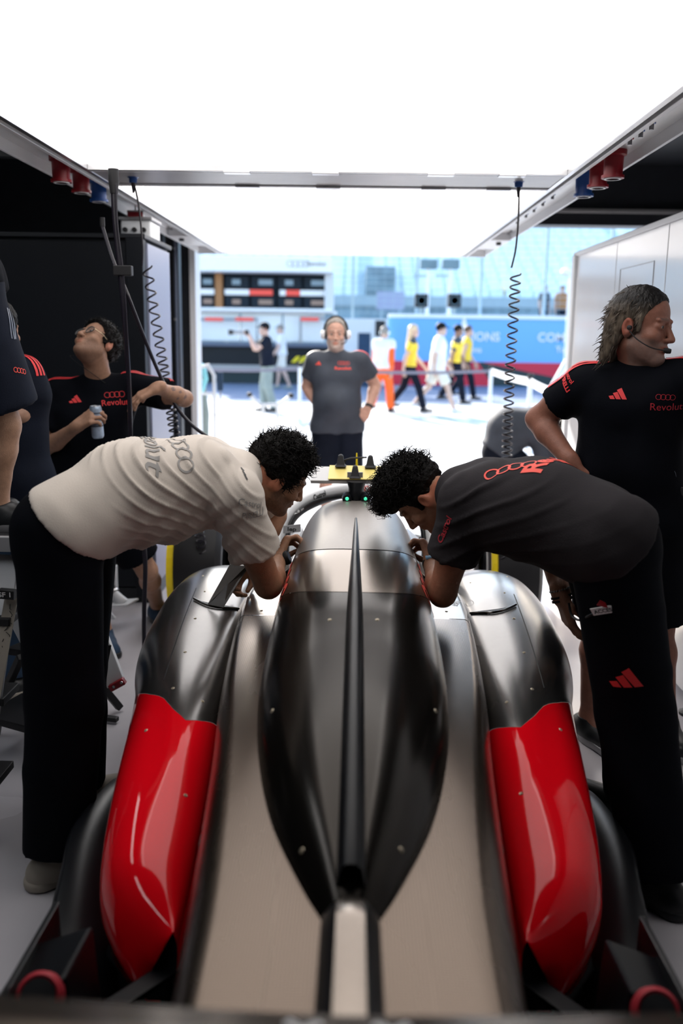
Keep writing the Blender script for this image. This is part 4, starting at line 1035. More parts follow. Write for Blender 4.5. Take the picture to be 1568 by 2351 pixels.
# --- sidepods
PK = [(1.68, .366, .455, .405, .20), (1.76, .366, .532, .43, .20), (1.85, .366, .585, .455, .17), (1.95, .366, .612, .485, .14), (2.1, .368, .640, .525, .12), (2.25, .372, .665, .56, .11), (2.45, .38, .695, .60, .11), (2.65, .386, .722, .628, .11),
      (3.05, .390, .746, .664, .11), (3.35, .392, .752, .675, .13), (3.55, .392, .745, .668, .2), (3.72, .40, .715, .640, .3), (3.84, .42, .66, .600, .38), (3.88, .46, .60, .56, .42)]
YB = [(0, 2.36), (.12, 2.31), (.25, 2.275), (.40, 2.33), (.55, 2.41), (.7, 2.45), (.82, 2.50), (1.0, 2.62)]
def pod(s, q):
    xi, xo, zt, zb = interp(PK, s); wd = xo-xi; P = [(xi+.02, max(zb, zt-.30)), (xi+.004, zt-.15), (xi, zt-.085)]
    zc = zt-.5*min(.30, zt-zb); b = zt-zc
    # rounded top, crest at 42 %
    for t in np.linspace(0, 1, 30):
        a = math.pi*(1-t); cx = math.cos(a); sz = math.sin(a)
        e = 2.15; ux = np.sign(cx)*abs(cx)**(2/e); uz = abs(sz)**(2/e)
        z0 = zt-.085 if cx < 0 else zc
        P.append((xi+wd/2*(1+ux), z0+(zt-z0)*uz))
    P += [(xo-.002, zc-.04), (xo-.02, max(zb, zc-.12)), (xo-.05, zb)]
    tt = min(1, max(0, (1.86-s)/.18)); tt = 1-math.sqrt(1-tt*tt)
    P = [(x, z*(1-tt)+min(z, .39-.175*max(0, x-xi)/wd)*tt) for x, z in P]
    out = []
    w_ = math.exp(-((s-2.4)/.33)**2); n = len(P)
    for i, (x, z) in enumerate(P):
        f = min(1, max(0, (x-xi)/wd)); 
        if i > n-5: f = 1
        yb = np.interp(f, [k[0] for k in YB], [k[1] for k in YB]); out.append((.004+q*x, s+w_*(yb-2.4), z))
    return np.array(out)
pods = {}
for q in (-1, 1):
    r_ = grid_mesh('red_side_cover', np.array([pod(s, q) for s in np.concatenate([1.68+.18*(np.linspace(0, 1, 34)**2), np.linspace(1.87, 2.3985, 48)])]), 'red_paint', car, flip=q < 0); r_['label'] = 'glossy red rear side cover'
    g_ = grid_mesh('sidepod_cover', np.array([pod(s, q) for s in np.linspace(2.4005, 3.88, 80)]), 'grey_paint', car, flip=q < 0)
    e_ = pod(1.68, q); mesh('tail_closure', list(e_+V(0, .004, 0))+[tuple(e_.mean(0)+V(0, .02, 0))], [(i, (i+1) % len(e_), len(e_)) for i in range(len(e_))], 'black_carbon', car, False)
    pods[q] = (r_, g_)
    # panel seam line and cooling slot on the pod top
    T = bvh_of(g_); pts = []
    for y, x in zip(np.linspace(2.50, 3.25, 20), np.linspace(.565, .60, 20)):
        h = T.ray_cast(Vector((.004+q*x, y, 1.2)), Vector((0, 0, -1)))
        if h[0]: pts.append(np.array(h[0])+V(0, 0, .0006))
    if len(pts) > 2: MB().tube(pts, .0016, 4).build('panel_seam', 'rubber', car)
    sl_ = []; y0 = 3.12
    for t in np.linspace(0, 1, 14):
        x = .42+.165*t; w_ = .034*math.sin(math.pi*min(1, t*.9+.08)); bw = .05*math.sin(math.pi*t)
        for dy in (-w_/2, w_/2):
            h = T.ray_cast(Vector((.004+q*x, y0-bw+dy, 1.2)), Vector((0, 0, -1))); sl_.append(np.array(h[0])+V(0, 0, .0015) if h[0] else V(q*x, y0, .66))
    mesh('cooling_slot', sl_, [(2*i, 2*i+1, 2*i+3, 2*i+2) for i in range(13)], 'rubber', car, False)
    lip = [p+V(0, -.002, .004) for p in sl_[0::2]]; MB().tube(lip, .004, 6).build('slot_lip', 'grey_paint', car, smooth=True)
    # gill louvres on the inner wall of the red cover
    for k in range(9):
        y = 1.92+k*.048; xi, xo, zt, zb = interp(PK, y); z = zt-.07
        MB().prism([(.004+q*(xi-.004), y, z+.025), (.004+q*(xi-.004), y+.035, z+.030), (.004+q*(xi-.004), y+.035, z-.02), (.004+q*(xi-.004), y, z-.03)], (-q*.008, -.01, 0)).build('louvre', 'black_carbon', car)
# --- floor, skirts, diffuser, inner structure
FK = [(.95, .30), (1.3, .42), (1.5, .60), (1.75, .70), (2.08, .750), (2.3, .785), (2.6, .785), (3.2, .80), (3.6, .79), (3.9, .66), (4.0, .5)]
fl = MB(); pts = [(x, y) for y, x in FK]
outline = [V(.004+x, y, .085) for x, y in pts]+[V(.004-x, y, .085) for x, y in reversed(pts)]
fl.prism(outline, (0, 0, .03)).build('floor_plate', 'black_carbon', car, .004)
for q in (-1, 1):
    # upturned black skirt beside the red cover
    G = []
    for y in np.linspace(1.70, 2.75, 26):
        x = interp([(a, b) for a, b in FK], y)[0]; xo = interp(PK, max(y, 1.9))[1]; h = .12*math.sin(math.pi*(2.75-y)/1.05)**.6+.02 if 1.70 < y < 2.75 else .02
        G.append([(.004+q*(xo-.06), y, .14+h*.2), (.004+q*(xo+(x-xo)*.4), y, .13+h*.55), (.004+q*(x-.012), y, .12+h*.95), (.004+q*x, y, .10+h), (.004+q*(x+.004), y, .10)])
    grid_mesh('floor_edge_wing', np.array(G), 'black_carbon', car, thick=.005)
    # inner dark body under the deck
    a = [V(.004+q*.24, 1.0, .62), V(.004+q*.30, 2.2, .60), V(.004+q*.30, 3.6, .55), V(.004+q*.30, 3.6, .12), V(.004+q*.30, 1.2, .12)]
    MB().prism(a, (-q*.02, 0, 0)).build('inner_side', 'black_carbon', car)
    # radiator duct end behind the red cover
    MB().prism([V(.004+q*.31, 1.60, .14), V(.004+q*.58, 1.84, .14), V(.004+q*.57, 1.88, .20), V(.004+q*.46, 1.78, .19), V(.004+q*.34, 1.66, .22)], (0, .01, 0)).build('duct_wall', 'black_carbon', car)
    # rear suspension arms to the bare hub
    H = V(q*.575, 1.45, .36)
    for a, b_, r in (((.24, 1.02, .40), (.55, 1.36, .36), .014), ((.24, 1.05, .26), (.56, 1.42, .27), .016), ((.25, 1.85, .27), (.56, 1.48, .27), .014), ((.24, 1.4, .38), (.56, 1.45, .36), .022)):
        MB().bar(V(q*a[0], a[1], a[2]), V(q*b_[0], b_[1], b_[2]), r*3.2, r*1.2).build('suspension_arm', 'black_carbon', car, .004)
    MB().prism([V(q*.60, 1.60, .16), V(q*.645, 1.78, .20), V(q*.652, 1.79, .36), V(q*.63, 1.74, .395), V(q*.605, 1.40, .46), V(q*.60, 1.25, .40), V(q*.60, 1.25, .16)], (q*.012, 0, 0)).build('brake_duct_plate', 'black_carbon', car, .003)
    MB().prism([V(q*.50, 1.44, .15), V(q*.62, 1.44, .15), V(q*.655, 1.44, .40), V(q*.52, 1.44, .45)], (0, .18, -.02)).build('upright', 'black_carbon', car, .01)
    dr = MB(); dr.lathe([(.0001, .02), (.028, .02), (.030, -.02), (.036, -.025), (.043, -.012), (.043, .012), (.037, .02), (.037, .05), (.0001, .05)], V(q*.56, 1.42, .425), nrm((q*.1, .75, -.62)), 28).build('hub_ring', 'dark_red_print', car, smooth=True)
    MB().lathe([(.0001, -.018), (.030, -.018), (.031, -.026), (.0001, -.028)], V(q*.56, 1.42, .425), nrm((q*.1, .75, -.62)), 24).build('hub_cap', 'rubber', car, smooth=True)
    MB().prism([V(q*.27, 1.02, .42), V(q*.42, 1.14, .32), V(q*.50, 1.16, .30), V(q*.50, 1.0, .30), V(q*.27, .92, .40)], (0, 0, .008)).build('lower_vane', 'grey_paint', car)
    tag(MB().tube([V(q*.70, 1.10, .02), V(q*.9, 1.24, .02), V(q*1.2, 1.2, .02)], .018, 10).build('air_hose', 'bright_yellow'), 'yellow air hose on the floor at the lower %s corner' % ('left' if q < 0 else 'right'), 'hose') if q < 0 else None
# --- wing pylon and rear wing close to the camera
G = []
for y in np.linspace(.80, 1.27, 20):
    t = (1.27-y)/.47; zt = .755+.05*t+.03*min(1, t*5)*1; hw = .045; tw = .021
    if y > 1.22: zt -= .03*((y-1.22)/.05)**2
    G.append([(.004-hw, y, .66), (.004-hw*.98, y, zt-.03), (.004-tw-.006, y, zt-.006), (.004-tw, y, zt), (.004, y, zt+.003), (.004+tw, y, zt), (.004+tw+.006, y, zt-.006), (.004+hw*.98, y, zt-.03), (.004+hw, y, .66)])
grid_mesh('wing_pylon', np.array(G), 'black_carbon', car); G2 = [[(g[3][0], g[3][1], g[3][2]+.001), (g[4][0], g[4][1], g[4][2]+.002), (g[5][0], g[5][1], g[5][2]+.001)] for g in G]
grid_mesh('pylon_top_strip', np.array(G2), 'titan_paint', car)
MB().prism([tuple(p) for p in G[-1]], (0, .006, 0)).build('pylon_nose', 'black_carbon', car)
wg = []
for x in np.linspace(-.50, .50, 21):
    zc = .934-.012*math.cos(x*math.pi) ; ye = .808+.012*abs(x)*2
    wg.append([(x, ye, zc), (x, ye-.004, zc+.008), (x, ye-.08, zc+.022), (x, ye-.22, zc+.02), (x, ye-.34, zc-.03), (x, ye-.30, zc-.05), (x, ye-.16, zc-.03), (x, ye-.05, zc-.012)])
wo_ = grid_mesh('rear_wing_flap', np.array(wg), 'titan_paint', car, close_u=True)
for q in (-1, 1):
    MB().prism([(q*.50, .25, .55), (q*.50, .82, .60), (q*.50, .84, .93), (q*.50, .70, .97), (q*.50, .25, .97)], (q*.01, 0, 0)).build('wing_endplate', 'black_carbon', car)
for px in (695, 902):
    c = at(px, 2345, .772); decal('chevron_mark', shape_mesh([[(-.5, .25), (0, -.05), (.5, .25), (.35, .45), (0, .18), (-.35, .45)]]), c, (.042, 0, 0), (0, .042, .004), 'white_print', car, wo_, off=.002, maxlen=.02)
# --- T camera wing on the roll hoop, with aerials
tc = V(.0, 3.66, .97)
MB().prism([at(713, 1070, 3.76), at(917, 1074, 3.76), at(917, 1089, 3.68), at(855, 1104, 3.62), at(713, 1103, 3.62)], (0, .004, -.014)).build('camera_wing', 'silver_paint', car, .002)
yp = [at(757, 1070, 3.757), at(884, 1072, 3.757), at(884, 1087, 3.68), at(853, 1102, 3.616), at(753, 1101, 3.616)]
MB().prism([p+V(0, -.001, .004) for p in yp], (0, 0, -.003)).build('yellow_plate', 'yellow_paint', car)
MB().prism([at(713, 1104, 3.62), at(855, 1105, 3.62), at(917, 1090, 3.68), at(917, 1104, 3.70), at(713, 1107, 3.66)], (0, .12, -.004)).build('wing_underside', 'black_carbon', car)
for px, py, yy in ((782, 1070, 3.74), (850, 1072, 3.74), (815, 1096, 3.64)):
    b_ = at(px, py, yy); s_ = MB(); hh = .050
    for z0, w0, d0 in ((0, .024, .03), (.008, .017, .024), (hh*.9, .010, .012), (hh, .004, .006)):
        s_.v += [tuple(b_+V(dx*w0, dy*d0, z0)) for dx, dy in ((-1, -1), (1, -1), (1, 1), (-1, 1))]
    s_.f = [(4*i+j, 4*i+(j+1) % 4, 4*i+4+(j+1) % 4, 4*i+4+j) for i in range(3) for j in range(4)]+[(12, 13, 14, 15), (3, 2, 1, 0)]
    s_.build('aerial', 'rubber', car, .001)
a = at(815, 1096, 3.632); B('aerial_plate', (a[0]-.032, a[1]-.004, a[2]-.004), (a[0]+.032, a[1]+.004, a[2]+.022), 'steel_grey', car, .001)
MB().tube([at(790, 1068, 3.75), at(792, 1056, 3.75), at(805, 1052, 3.75), at(842, 1050, 3.75)], .004, 6).build('loop_aerial', 'rubber', car, smooth=True)
MB().tube([at(819, 1070, 3.78), at(819, 1040, 3.78)], [.006, .003], 6).build('pitot_tube', 'bright_yellow', car)
ps = []
for py, hw, dp in ((1104, .040, .05), (1120, .032, .06), (1140, .034, .07), (1155, .030, .06), (1166, .012, .03)):
    c = at(818, py, 3.62); ps.append([c+V(hw*math.cos(a_), dp*math.sin(a_), 0) for a_ in np.linspace(0, 2*math.pi, 17)[:-1]])
grid_mesh('camera_post', np.array(ps), 'black_carbon', car, close_u=True)
for px in (797, 839):
    c = at(px, 1143, 3.58); MB().lathe([(.0001, -.04), (.018, -.036), (.022, 0), (.020, .03), (.0001, .05)], c, (0, 1, 0), 14).build('side_camera', 'black_carbon', car, smooth=True)
    MB().lathe([(.0001, -.006), (.006, -.005), (.0075, 0)], c+V(0, -.042, .004), (0, 1, 0), 10).build('green_light', mat('green_led', (.05, .8, .45), .3, emit=(.1, .9, .5), estr=.8), car)
for px, py in ((713, 1157), (915, 1160)):
    h = bvh_of(ab); r_ = ray(px, py); k = h.ray_cast(Vector(CAM), Vector(r_))
    if k[0]: decal('yellow_sticker', shape_mesh([[(-.5, -.3), (.5, -.2), (.3, .3), (-.35, .3)]]), k[0], (.045, 0, 0), (0, .03, .015), 'bright_yellow', car, ab, off=.0015, direction=-np.array(k[1]))
# --- halo
hp_ = [(643, 1330, 3.72), (640, 1262, 3.76), (650, 1200, 3.85), (688, 1157, 4.0), (755, 1130, 4.2), (830, 1120, 4.3), (900, 1127, 4.2), (955, 1150, 4.0), (985, 1200, 3.85), (992, 1262, 3.76), (990, 1330, 3.72)]
hpts = catmull([at(*p) for p in hp_], 60)
G = []
for i, p in enumerate(hpts):
    t = nrm(hpts[min(i+1, 59)]-hpts[max(i-1, 0)]); o_ = nrm(p-V(.01, p[1]-.0, .72)-np.dot(p-V(.01, p[1], .72), t)*t); b_ = np.cross(t, o_)
    G.append([p + o_*.030*math.cos(a_) + b_*.038*math.sin(a_) for a_ in np.linspace(0, 2*math.pi, 17)[:-1]])
halo = grid_mesh('halo', np.array(G), 'halo_white', car, close_u=True)
G = []
for i, p in enumerate(hpts):
    t = nrm(hpts[min(i+1, 59)]-hpts[max(i-1, 0)]); o_ = nrm(p-V(.01, p[1], .72)-np.dot(p-V(.01, p[1], .72), t)*t); b_ = np.cross(t, o_); q_ = p-o_*.034+V(0, .002, 0)
    G.append([q_ + o_*.012*math.cos(a_) + b_*.034*math.sin(a_) for a_ in np.linspace(0, 2*math.pi, 13)[:-1]])
halo_in = grid_mesh('halo_fairing', np.array(G), 'black_carbon', car, close_u=True)
def camhit(px, py, T):
    h = T.ray_cast(Vector(CAM), Vector(ray(px, py))); return h
def print_at(name, vf, px, py, size, ang, m, target, parent, off=.002, squash=1.0, maxlen=.012):
    """lay a print on a surface where the line of sight meets it, turned ang degrees"""
    T = bvh_of(target); h = camhit(px, py, T)
    if h[0] is None: print('no hit', name, px, py); return None
    n = np.array(h[1]); n = n if np.dot(n, ray(px, py)) < 0 else -n
    rgt = nrm(np.cross(-ray(px, py), V(0, 0, 1)))*-1; rgt = nrm(rgt-n*np.dot(rgt, n)); upv = np.cross(n, rgt); a_ = math.radians(ang)
    ux = rgt*math.cos(a_)+upv*math.sin(a_); uy = -rgt*math.sin(a_)+upv*math.cos(a_)
    return decal(name, vf, np.array(h[0]), ux*size, uy*size*squash, m, parent, target, off=off, maxlen=maxlen)
print_at('lettering', text2d('Castrol', bold=.03), 733, 1138, .034, 16, 'black_print', halo, car)
print_at('emblem', rings2d(), 838, 1122, .030, -2, 'red_print_bright', halo, car)
_T = bvh_of(halo_in)
for _py in range(1160, 1215, 2):
    if camhit(683, _py, _T)[0] is not None:
        print_at('lettering', text2d('store.audif1.com', bold=.02), 683, _py+3, .016, 38, 'white_print', halo_in, car); break
# --- cockpit surround, chassis nose, front suspension and wing
CK = [(3.60, .30, .66), (4.0, .30, .64), (4.3, .26, .62), (4.7, .20, .60), (5.2, .15, .54), (5.8, .11, .42), (6.15, .07, .30)]
G = []
for s in np.linspace(3.60, 6.15, 30):
    w_, zt = interp(CK, s); cx, sz = superarc(21, 3.0); G.append([(.004+w_*a_, s, .15+(zt-.15)*b_) for a_, b_ in zip(cx, sz)])
grid_mesh('nose', np.array(G), 'silver_paint', car, thick=.004)
MB().prism([(-.17, 3.9, .67), (.18, 3.9, .67), (.16, 4.45, .645), (-.15, 4.45, .645)], (0, 0, .012)).build('cockpit_opening', 'rubber', car)
for q in (-1, 1):
    b_ = MB().prism([(q*.27, 3.62, .66), (q*.33, 3.62, .60), (q*.32, 4.25, .60), (q*.25, 4.25, .66)], (0, 0, .05)).build('headrest', 'silver_paint', car, .01)
    m_ = B('mirror', (q*.50-.09, 4.30, .70), (q*.50+.09, 4.36, .77), 'silver_paint', car, .012); MB().bar((q*.3, 4.35, .62), (q*.45, 4.33, .71), .02, .008).build('mirror_stalk', 'black_carbon', m_)
    for a, b2 in (((.17, 4.6, .52), (.70, 4.88, .46)), ((.14, 5.2, .50), (.70, 4.92, .46)), ((.17, 4.6, .26), (.70, 4.88, .22)), ((.14, 5.2, .26), (.70, 4.92, .22))):
        MB().bar(V(q*a[0], *a[1:]), V(q*b2[0], *b2[1:]), .045, .014).build('front_arm', 'silver_paint', car, .003)
    tyre = MB().lathe([(.20, -.13), (.23, -.145), (.30, -.145), (.335, -.12), (.345, -.06), (.345, .06), (.335, .12), (.30, .145), (.23, .145), (.20, .13)], (q*.86, 4.9, .345), (1, 0, 0), 40).build('front_tyre', 'rubber', car, smooth=True)
    MB().lathe([(.245, 0), (.285, 0)], (q*(.86+.1465), 4.9, .345), (1, 0, 0), 40).build('yellow_band', 'bright_yellow', tyre)
    MB().lathe([(.346, -.135), (.338, -.135), (.338, -.10), (.347, -.10)], (q*.86, 4.9, .345), (1, 0, 0), 40).build('yellow_band', 'bright_yellow', tyre)
    MB().lathe([(.0001, .02), (.05, .05), (.19, .03), (.205, .10), (.205, -.10), (.19, -.04), (.05, -.06), (.0001, -.05)], (q*.86, 4.9, .345), (1, 0, 0), 30).build('wheel_rim', 'black_carbon', car, smooth=True)
    MB().prism([(q*.93, 5.35, .06), (q*.93, 6.1, .06), (q*.93, 6.05, .30), (q*.93, 5.45, .33)], (q*.012, 0, 0)).build('front_endplate', 'red_paint', car)
G = [[(x, 5.5+.3*abs(1-abs(x)), .12), (x, 5.6+.3*abs(1-abs(x)), .145), (x, 5.75+.3*abs(1-abs(x)), .11), (x, 5.6+.3*abs(1-abs(x)), .10)] for x in np.linspace(-.93, .93, 15)]
grid_mesh('front_wing', np.array(G), 'silver_paint', car, close_u=True)
lp = MB().prism([at(650, 1208, 3.72), at(690, 1204, 3.72), at(690, 1221, 3.70), at(650, 1225, 3.70)], (0, .01, 0)).build('cockpit_side_panel', 'cockpit_grey', car)
lc = at(670, 1215, 3.69); decal('lettering', text2d('lep', bold=.03), lc, (.032, 0, 0), (0, 0, .024), 'black_print', car)
for px, py in ((1062, 1300),): pass
# --- rings on the cover sides
for q in (-1, 1):
    for tgt in (mc, ec):
        vs, fs = rings2d(n=4, r=.5, pitch=.74, t=.16)
        d_ = decal('emblem', (vs, fs), V(q*.27, 2.80, .835), V(0, -q*.115, 0)*1.0, V(-q*.055, 0, .095), 'red_print_bright', car, tgt, off=.0015, direction=(-q, 0, -.6), maxlen=.01)
# --- lifted vane the left mechanic holds, and the right hatch mark
vn = MB().prism([at(476, 1388, 3.05), at(512, 1395, 3.02), at(563, 1312, 3.12), at(566, 1300, 3.12), at(527, 1296, 3.14)], (.004, .006, .003)).build('lifted_vane', 'grey_paint', car, .001); 
print_at('lettering', text2d('BORN', bold=.02), 1049, 1385, .026, 80, 'white_print', bpy.data.objects['shoulder_panel'], car)
vs = [(math.cos(a)*.5, math.sin(a)) for a in np.linspace(0, 2*math.pi, 25)[:-1]]; vi = [(x*.92, y*.96) for x, y in vs]
ring_ = (vs+vi, [(i, (i+1) % 24, 24+(i+1) % 24, 24+i) for i in range(24)])
print_at('hatch_seam', ring_, 1078, 1385, .03, 20, 'rubber', pods[1][1], car)
# --- fasteners
def bolt_at(px, py, tg, r=.0042):
    for o_ in tg:
        h = camhit(px, py, bvh_of(o_))
        if h[0] is not None:
            n = np.array(h[1]); n = n if np.dot(n, ray(px, py)) < 0 else -n
            MB().lathe([(.0001, .0022), (r*.45, .0022), (r*.5, .0012), (r*.8, .0016), (r*1.1, 0)], np.array(h[0]), n, 10).build('bolt', 'bolt', car, smooth=True); return
for px, py in ((553, 1558), (1070, 1558), (757, 1423), (866, 1423), (693, 1953), (921, 1951), (335, 1677), (426, 1826), (465, 1610), (397, 1580), (425, 1497), (448, 1420), (470, 1358), (466, 1322), (600, 1402), (1025, 1404),
               (1287, 1675), (1196, 1822), (1163, 1612), (1222, 1582), (1203, 1498), (1180, 1420), (1158, 1361), (1080, 1338), (1165, 1324), (782, 1145), (850, 1146), (552, 1337), (625, 1632), (1000, 1632)):
    bolt_at(px, py, [ab, mc, ec, pods[-1][0], pods[-1][1], pods[1][0], pods[1][1], dk, bpy.data.objects['shoulder_panel']], .0052 if py > 1400 else .004)
settle(car, (0, 2.6, 0))
# ================================================================== PEOPLE
def limb_check(n, J):
    f = lambda a, b: float(np.linalg.norm(np.asarray(J[a])-np.asarray(J[b])))
    print('LIMB', n, {k: round(f(*k.split('>')), 2) for k in ('hip>chest', 'neck>head', 'sh_r>sh_l', 'sh_r>el_r', 'el_r>wr_r', 'sh_l>el_l', 'el_l>wr_l') if True}, {k: round(f(*k.split('>')), 2) for k in ('hip>kn_r', 'kn_r>an_r', 'kn_l>an_l') if 'kn_r' in J and 'kn_l' in J})
def shirt_stripes(P, J, side, m='red_print', w_=.012, gap=.020, f0=-.02, f1=.60, off=.004):
    """three bands running from the neck over the shoulder down the sleeve"""
    sh, el, nk = J['sh_'+side], J['el_'+side], J['neck']; lat, fwd, up = P['frame']; paths = []
    out = nrm(sh-J['chest']); dirn = nrm(el-sh); upn = nrm(J['head']-nk)
    nn = nrm(upn - nrm(sh-nk)*np.dot(upn, nrm(sh-nk)))
    for k in (-1, 0, 1):
        a = nk*.62+sh*.38+nn*.12; b = sh+nn*.10; o2 = nrm(nn-dirn*np.dot(nn, dirn)) ; o2 = nrm(o2+.0)
        c = sh+(el-sh)*.30+nrm(out+nn*.7)*.10; d = sh+(el-sh)*f1+nrm(out+nn*.5)*.10
        wv = nrm(np.cross(nrm(c-a), nn)); paths.append(([a+wv*gap*k, b+wv*gap*k, c+wv*gap*k, d+wv*gap*k], wv))
    r = ribbon('shoulder_stripe', paths, w_, m, P['shirt'], P['shirt'], off=off)
    return r
def chest_print(name, vf, P, px, py, size, ang, m, part='shirt', squash=1.0, maxlen=.01):
    return print_at(name, vf, px, py, size, ang, m, P[part], P[part], off=.0025, squash=squash, maxlen=maxlen)
def strap_ring(name, c, ax, r, w_, m, parent, n=24, thick=.003):
    return MB().lathe([(r, -w_/2), (r+thick, -w_/2), (r+thick, w_/2), (r, w_/2)], c, ax, n).build(name, m, parent, smooth=True)

# ---- the mechanic in the beige shirt, bending over the left sidepod
J = dict(hip=at(158, 1205, 2.62), waist=at(300, 1118, 2.74), chest=at(462, 1098, 2.90), neck=at(566, 1090, 2.95), head=at(640, 1090, 3.03), hf=(.80, .30, -.52), hu=(.50, .0, .85),
         sh_r=at(536, 1140, 2.77), sh_l=at(548, 1110, 3.12), el_r=at(616, 1343, 2.88), wr_r=at(637, 1288, 3.11), el_l=at(630, 1182, 3.34), wr_l=at(580, 1282, 3.22),
         hand_r=(.22, .62, .55), palm_r=(.75, -.1, -.5), hand_l=(-.55, -.25, -.6), palm_l=(.35, -.5, -.2), lat_h=(0, -1, 0),
         kn_r=(-.86, 2.50, .54), an_r=(-.875, 2.42, .09), toe_r=(-.80, 2.50, .038), kn_l=(-.93, 2.78, .54), an_l=(-.95, 2.84, .09), toe_l=(-.85, 2.90, .038), hemp=at(182, 1180, 2.66))
limb_check('L2', J)
def folds_L2(P, N):
    u = nrm(J['chest']-J['hip']); a = (P-J['hip'])@u; v = (P-J['hip'])@V(.62, 0, -.78)
    ph = ((P[:, 0]-P[:, 1]*.25)*.74+P[:, 2]*.66)*2*math.pi/.034; amp = np.clip((a-.06)/.1, 0, 1)*np.clip((.62-a)/.15, 0, 1)
    r = np.maximum(0, np.sin(ph+1.9*vnoise(P, 7, 2)))**3*np.clip(.65+1.2*vnoise(P, 8, 11), .15, 1.2)
    side = np.clip(1.2-np.abs(N[:, 1]+.5)*.8, .2, 1)
    low = np.clip(-N[:, 2]*1.4, 0, 1)
    return (r*.0085*amp*side*(1-low*.5)) + .006*low*np.sin(v*110+3*vnoise(P, 6, 7))*amp + .002*vnoise(P, 45, 3)
L2 = person('person in a beige shirt and black trousers bending over the left sidepod, head down', J, dict(det='near', skin=(.43, .225, .135), shirt='beige_cloth', trousers='black_cloth', shoes='beige_shoe', tname='trousers',
    loose=.026, flare=.010, fat=1.12, hem_n=(.72, 0, .69), shirt_extra=[(at(290, 1150, 2.74), (.17, .14, .13)), (at(240, 1205, 2.68), (.075, .13, .085)), (at(370, 1165, 2.82), (.17, .13, .115))], sleeve=.60, sleeve_w=.012, shirt_fn=folds_L2, cloth_res=.0066, fold=.008,
    tlen=2, tloose=.050, cuff=.100, waist=.10, beard=((.05, .03, .022), .75), hair='short', hair_vol=.016, hair_amp=.008, tufts=3400, tuft_len=.032, curl_r=.008, tuft_out=.35, tuft_fwd=.55, tuft_up=.2, nape=-.052, hairline=.060,
    hp_r=dict(curl=.85, thumb=.8), hp_l=dict(curl=.7), s=1.04, arm=1.12))
chest_print('lettering', text2d('Revolut', bold=.012), L2, 348, 1014, .100, -83, 'grey_print', squash=.9)
vs, fs = rings2d(t=.12); chest_print('emblem', (vs, fs), L2, 420, 1030, .052, -78, 'grey_print')
chest_print('lettering', text2d('Castrol', bold=.005), L2, 576, 1157, .030, -14, 'grey_print'); chest_print('lettering', text2d('PIRELLI', bold=.01), L2, 582, 1182, .026, -14, 'grey_print')
for k in range(3): chest_print('shoulder_mark', shape_mesh([[(-.5, -.12), (.5, -.12), (.5, .12), (-.5, .12)]]), L2, 556+k*4, 1078+k*9, .022, -62, 'black_print')
strap_ring('watch_strap', J['wr_r']+V(-.002, .004, .002), nrm(J['wr_r']-J['el_r']), .0325, .024, 'rubber', L2['root'])
d_ = nrm(J['wr_r']-J['el_r']); n_ = nrm(V(.62, -.75, .2)-d_*np.dot(V(.62, -.75, .2), d_))
wf = MB().lathe([(.0001, .014), (.023, .014), (.026, .010), (.026, -.004), (.0001, -.004)], J['wr_r']+n_*.032, n_, 24).build('watch_case', 'rubber', L2['root'], smooth=True)
MB().lathe([(.0001, .0152), (.019, .0152), (.019, .014)], J['wr_r']+n_*.032, n_, 20).build('watch_dial', 'dark_panel_light', wf)
_sh = [c for c in L2['root'].children if c.name.startswith('shoe')]
for _s in _sh: print_at('shoe_stripe', shape_mesh([[(-.5, -.12), (-.3, -.16), (.5, .30), (.5, .52)]]), 172, 2005, .075, 0, 'black_print', _s, _s) if camhit(172, 2005, bvh_of(_s))[0] is not None else None
settle(L2['root'], L2['base']); L2J = J

# ---- the mechanic in charcoal, bending from the right
J = dict(hip=at(1385, 1232, 2.60), waist=at(1245, 1166, 2.74), chest=at(1128, 1150, 2.88), neck=at(1040, 1128, 2.96), head=at(966, 1137, 3.06), hf=(-.50, .10, -.86), hu=(-.86, 0, .50),
         sh_l=at(1072, 1158, 2.78), sh_r=at(1064, 1130, 3.12), el_l=at(1016, 1362, 2.84), wr_l=at(992, 1296, 3.06), el_r=at(1262, 1238, 3.02), wr_r=at(1288, 1366, 2.82),
         hand_l=(-.2, .65, .5), palm_l=(-.75, -.1, -.5), hand_r=(.28, -.22, -.9), palm_r=(.8, .1, .2), lat_h=(0, 1, 0),
         kn_l=(.84, 2.50, .54), an_l=(.90, 2.36, .09), toe_l=(.835, 2.44, .038), kn_r=(.93, 2.80, .54), an_r=(.97, 2.84, .09), toe_r=(.88, 2.92, .038), hemp=at(1412, 1248, 2.60))
limb_check('R2', J)
def folds_R2(P, N):
    ph = ((P[:, 0]+P[:, 1]*.2)*-.55+P[:, 2]*.83)*2*math.pi/.050; u = nrm(J['chest']-J['hip']); a = (P-J['hip'])@u
    r = np.maximum(0, np.sin(ph+2.2*vnoise(P, 7, 21)))**3*np.clip(.5+1.3*vnoise(P, 7, 23), 0, 1.2)
    return r*.009*np.clip((.50-a)/.15, 0, 1)*np.clip((a+.02)/.1, .2, 1)+.002*vnoise(P, 45, 3)
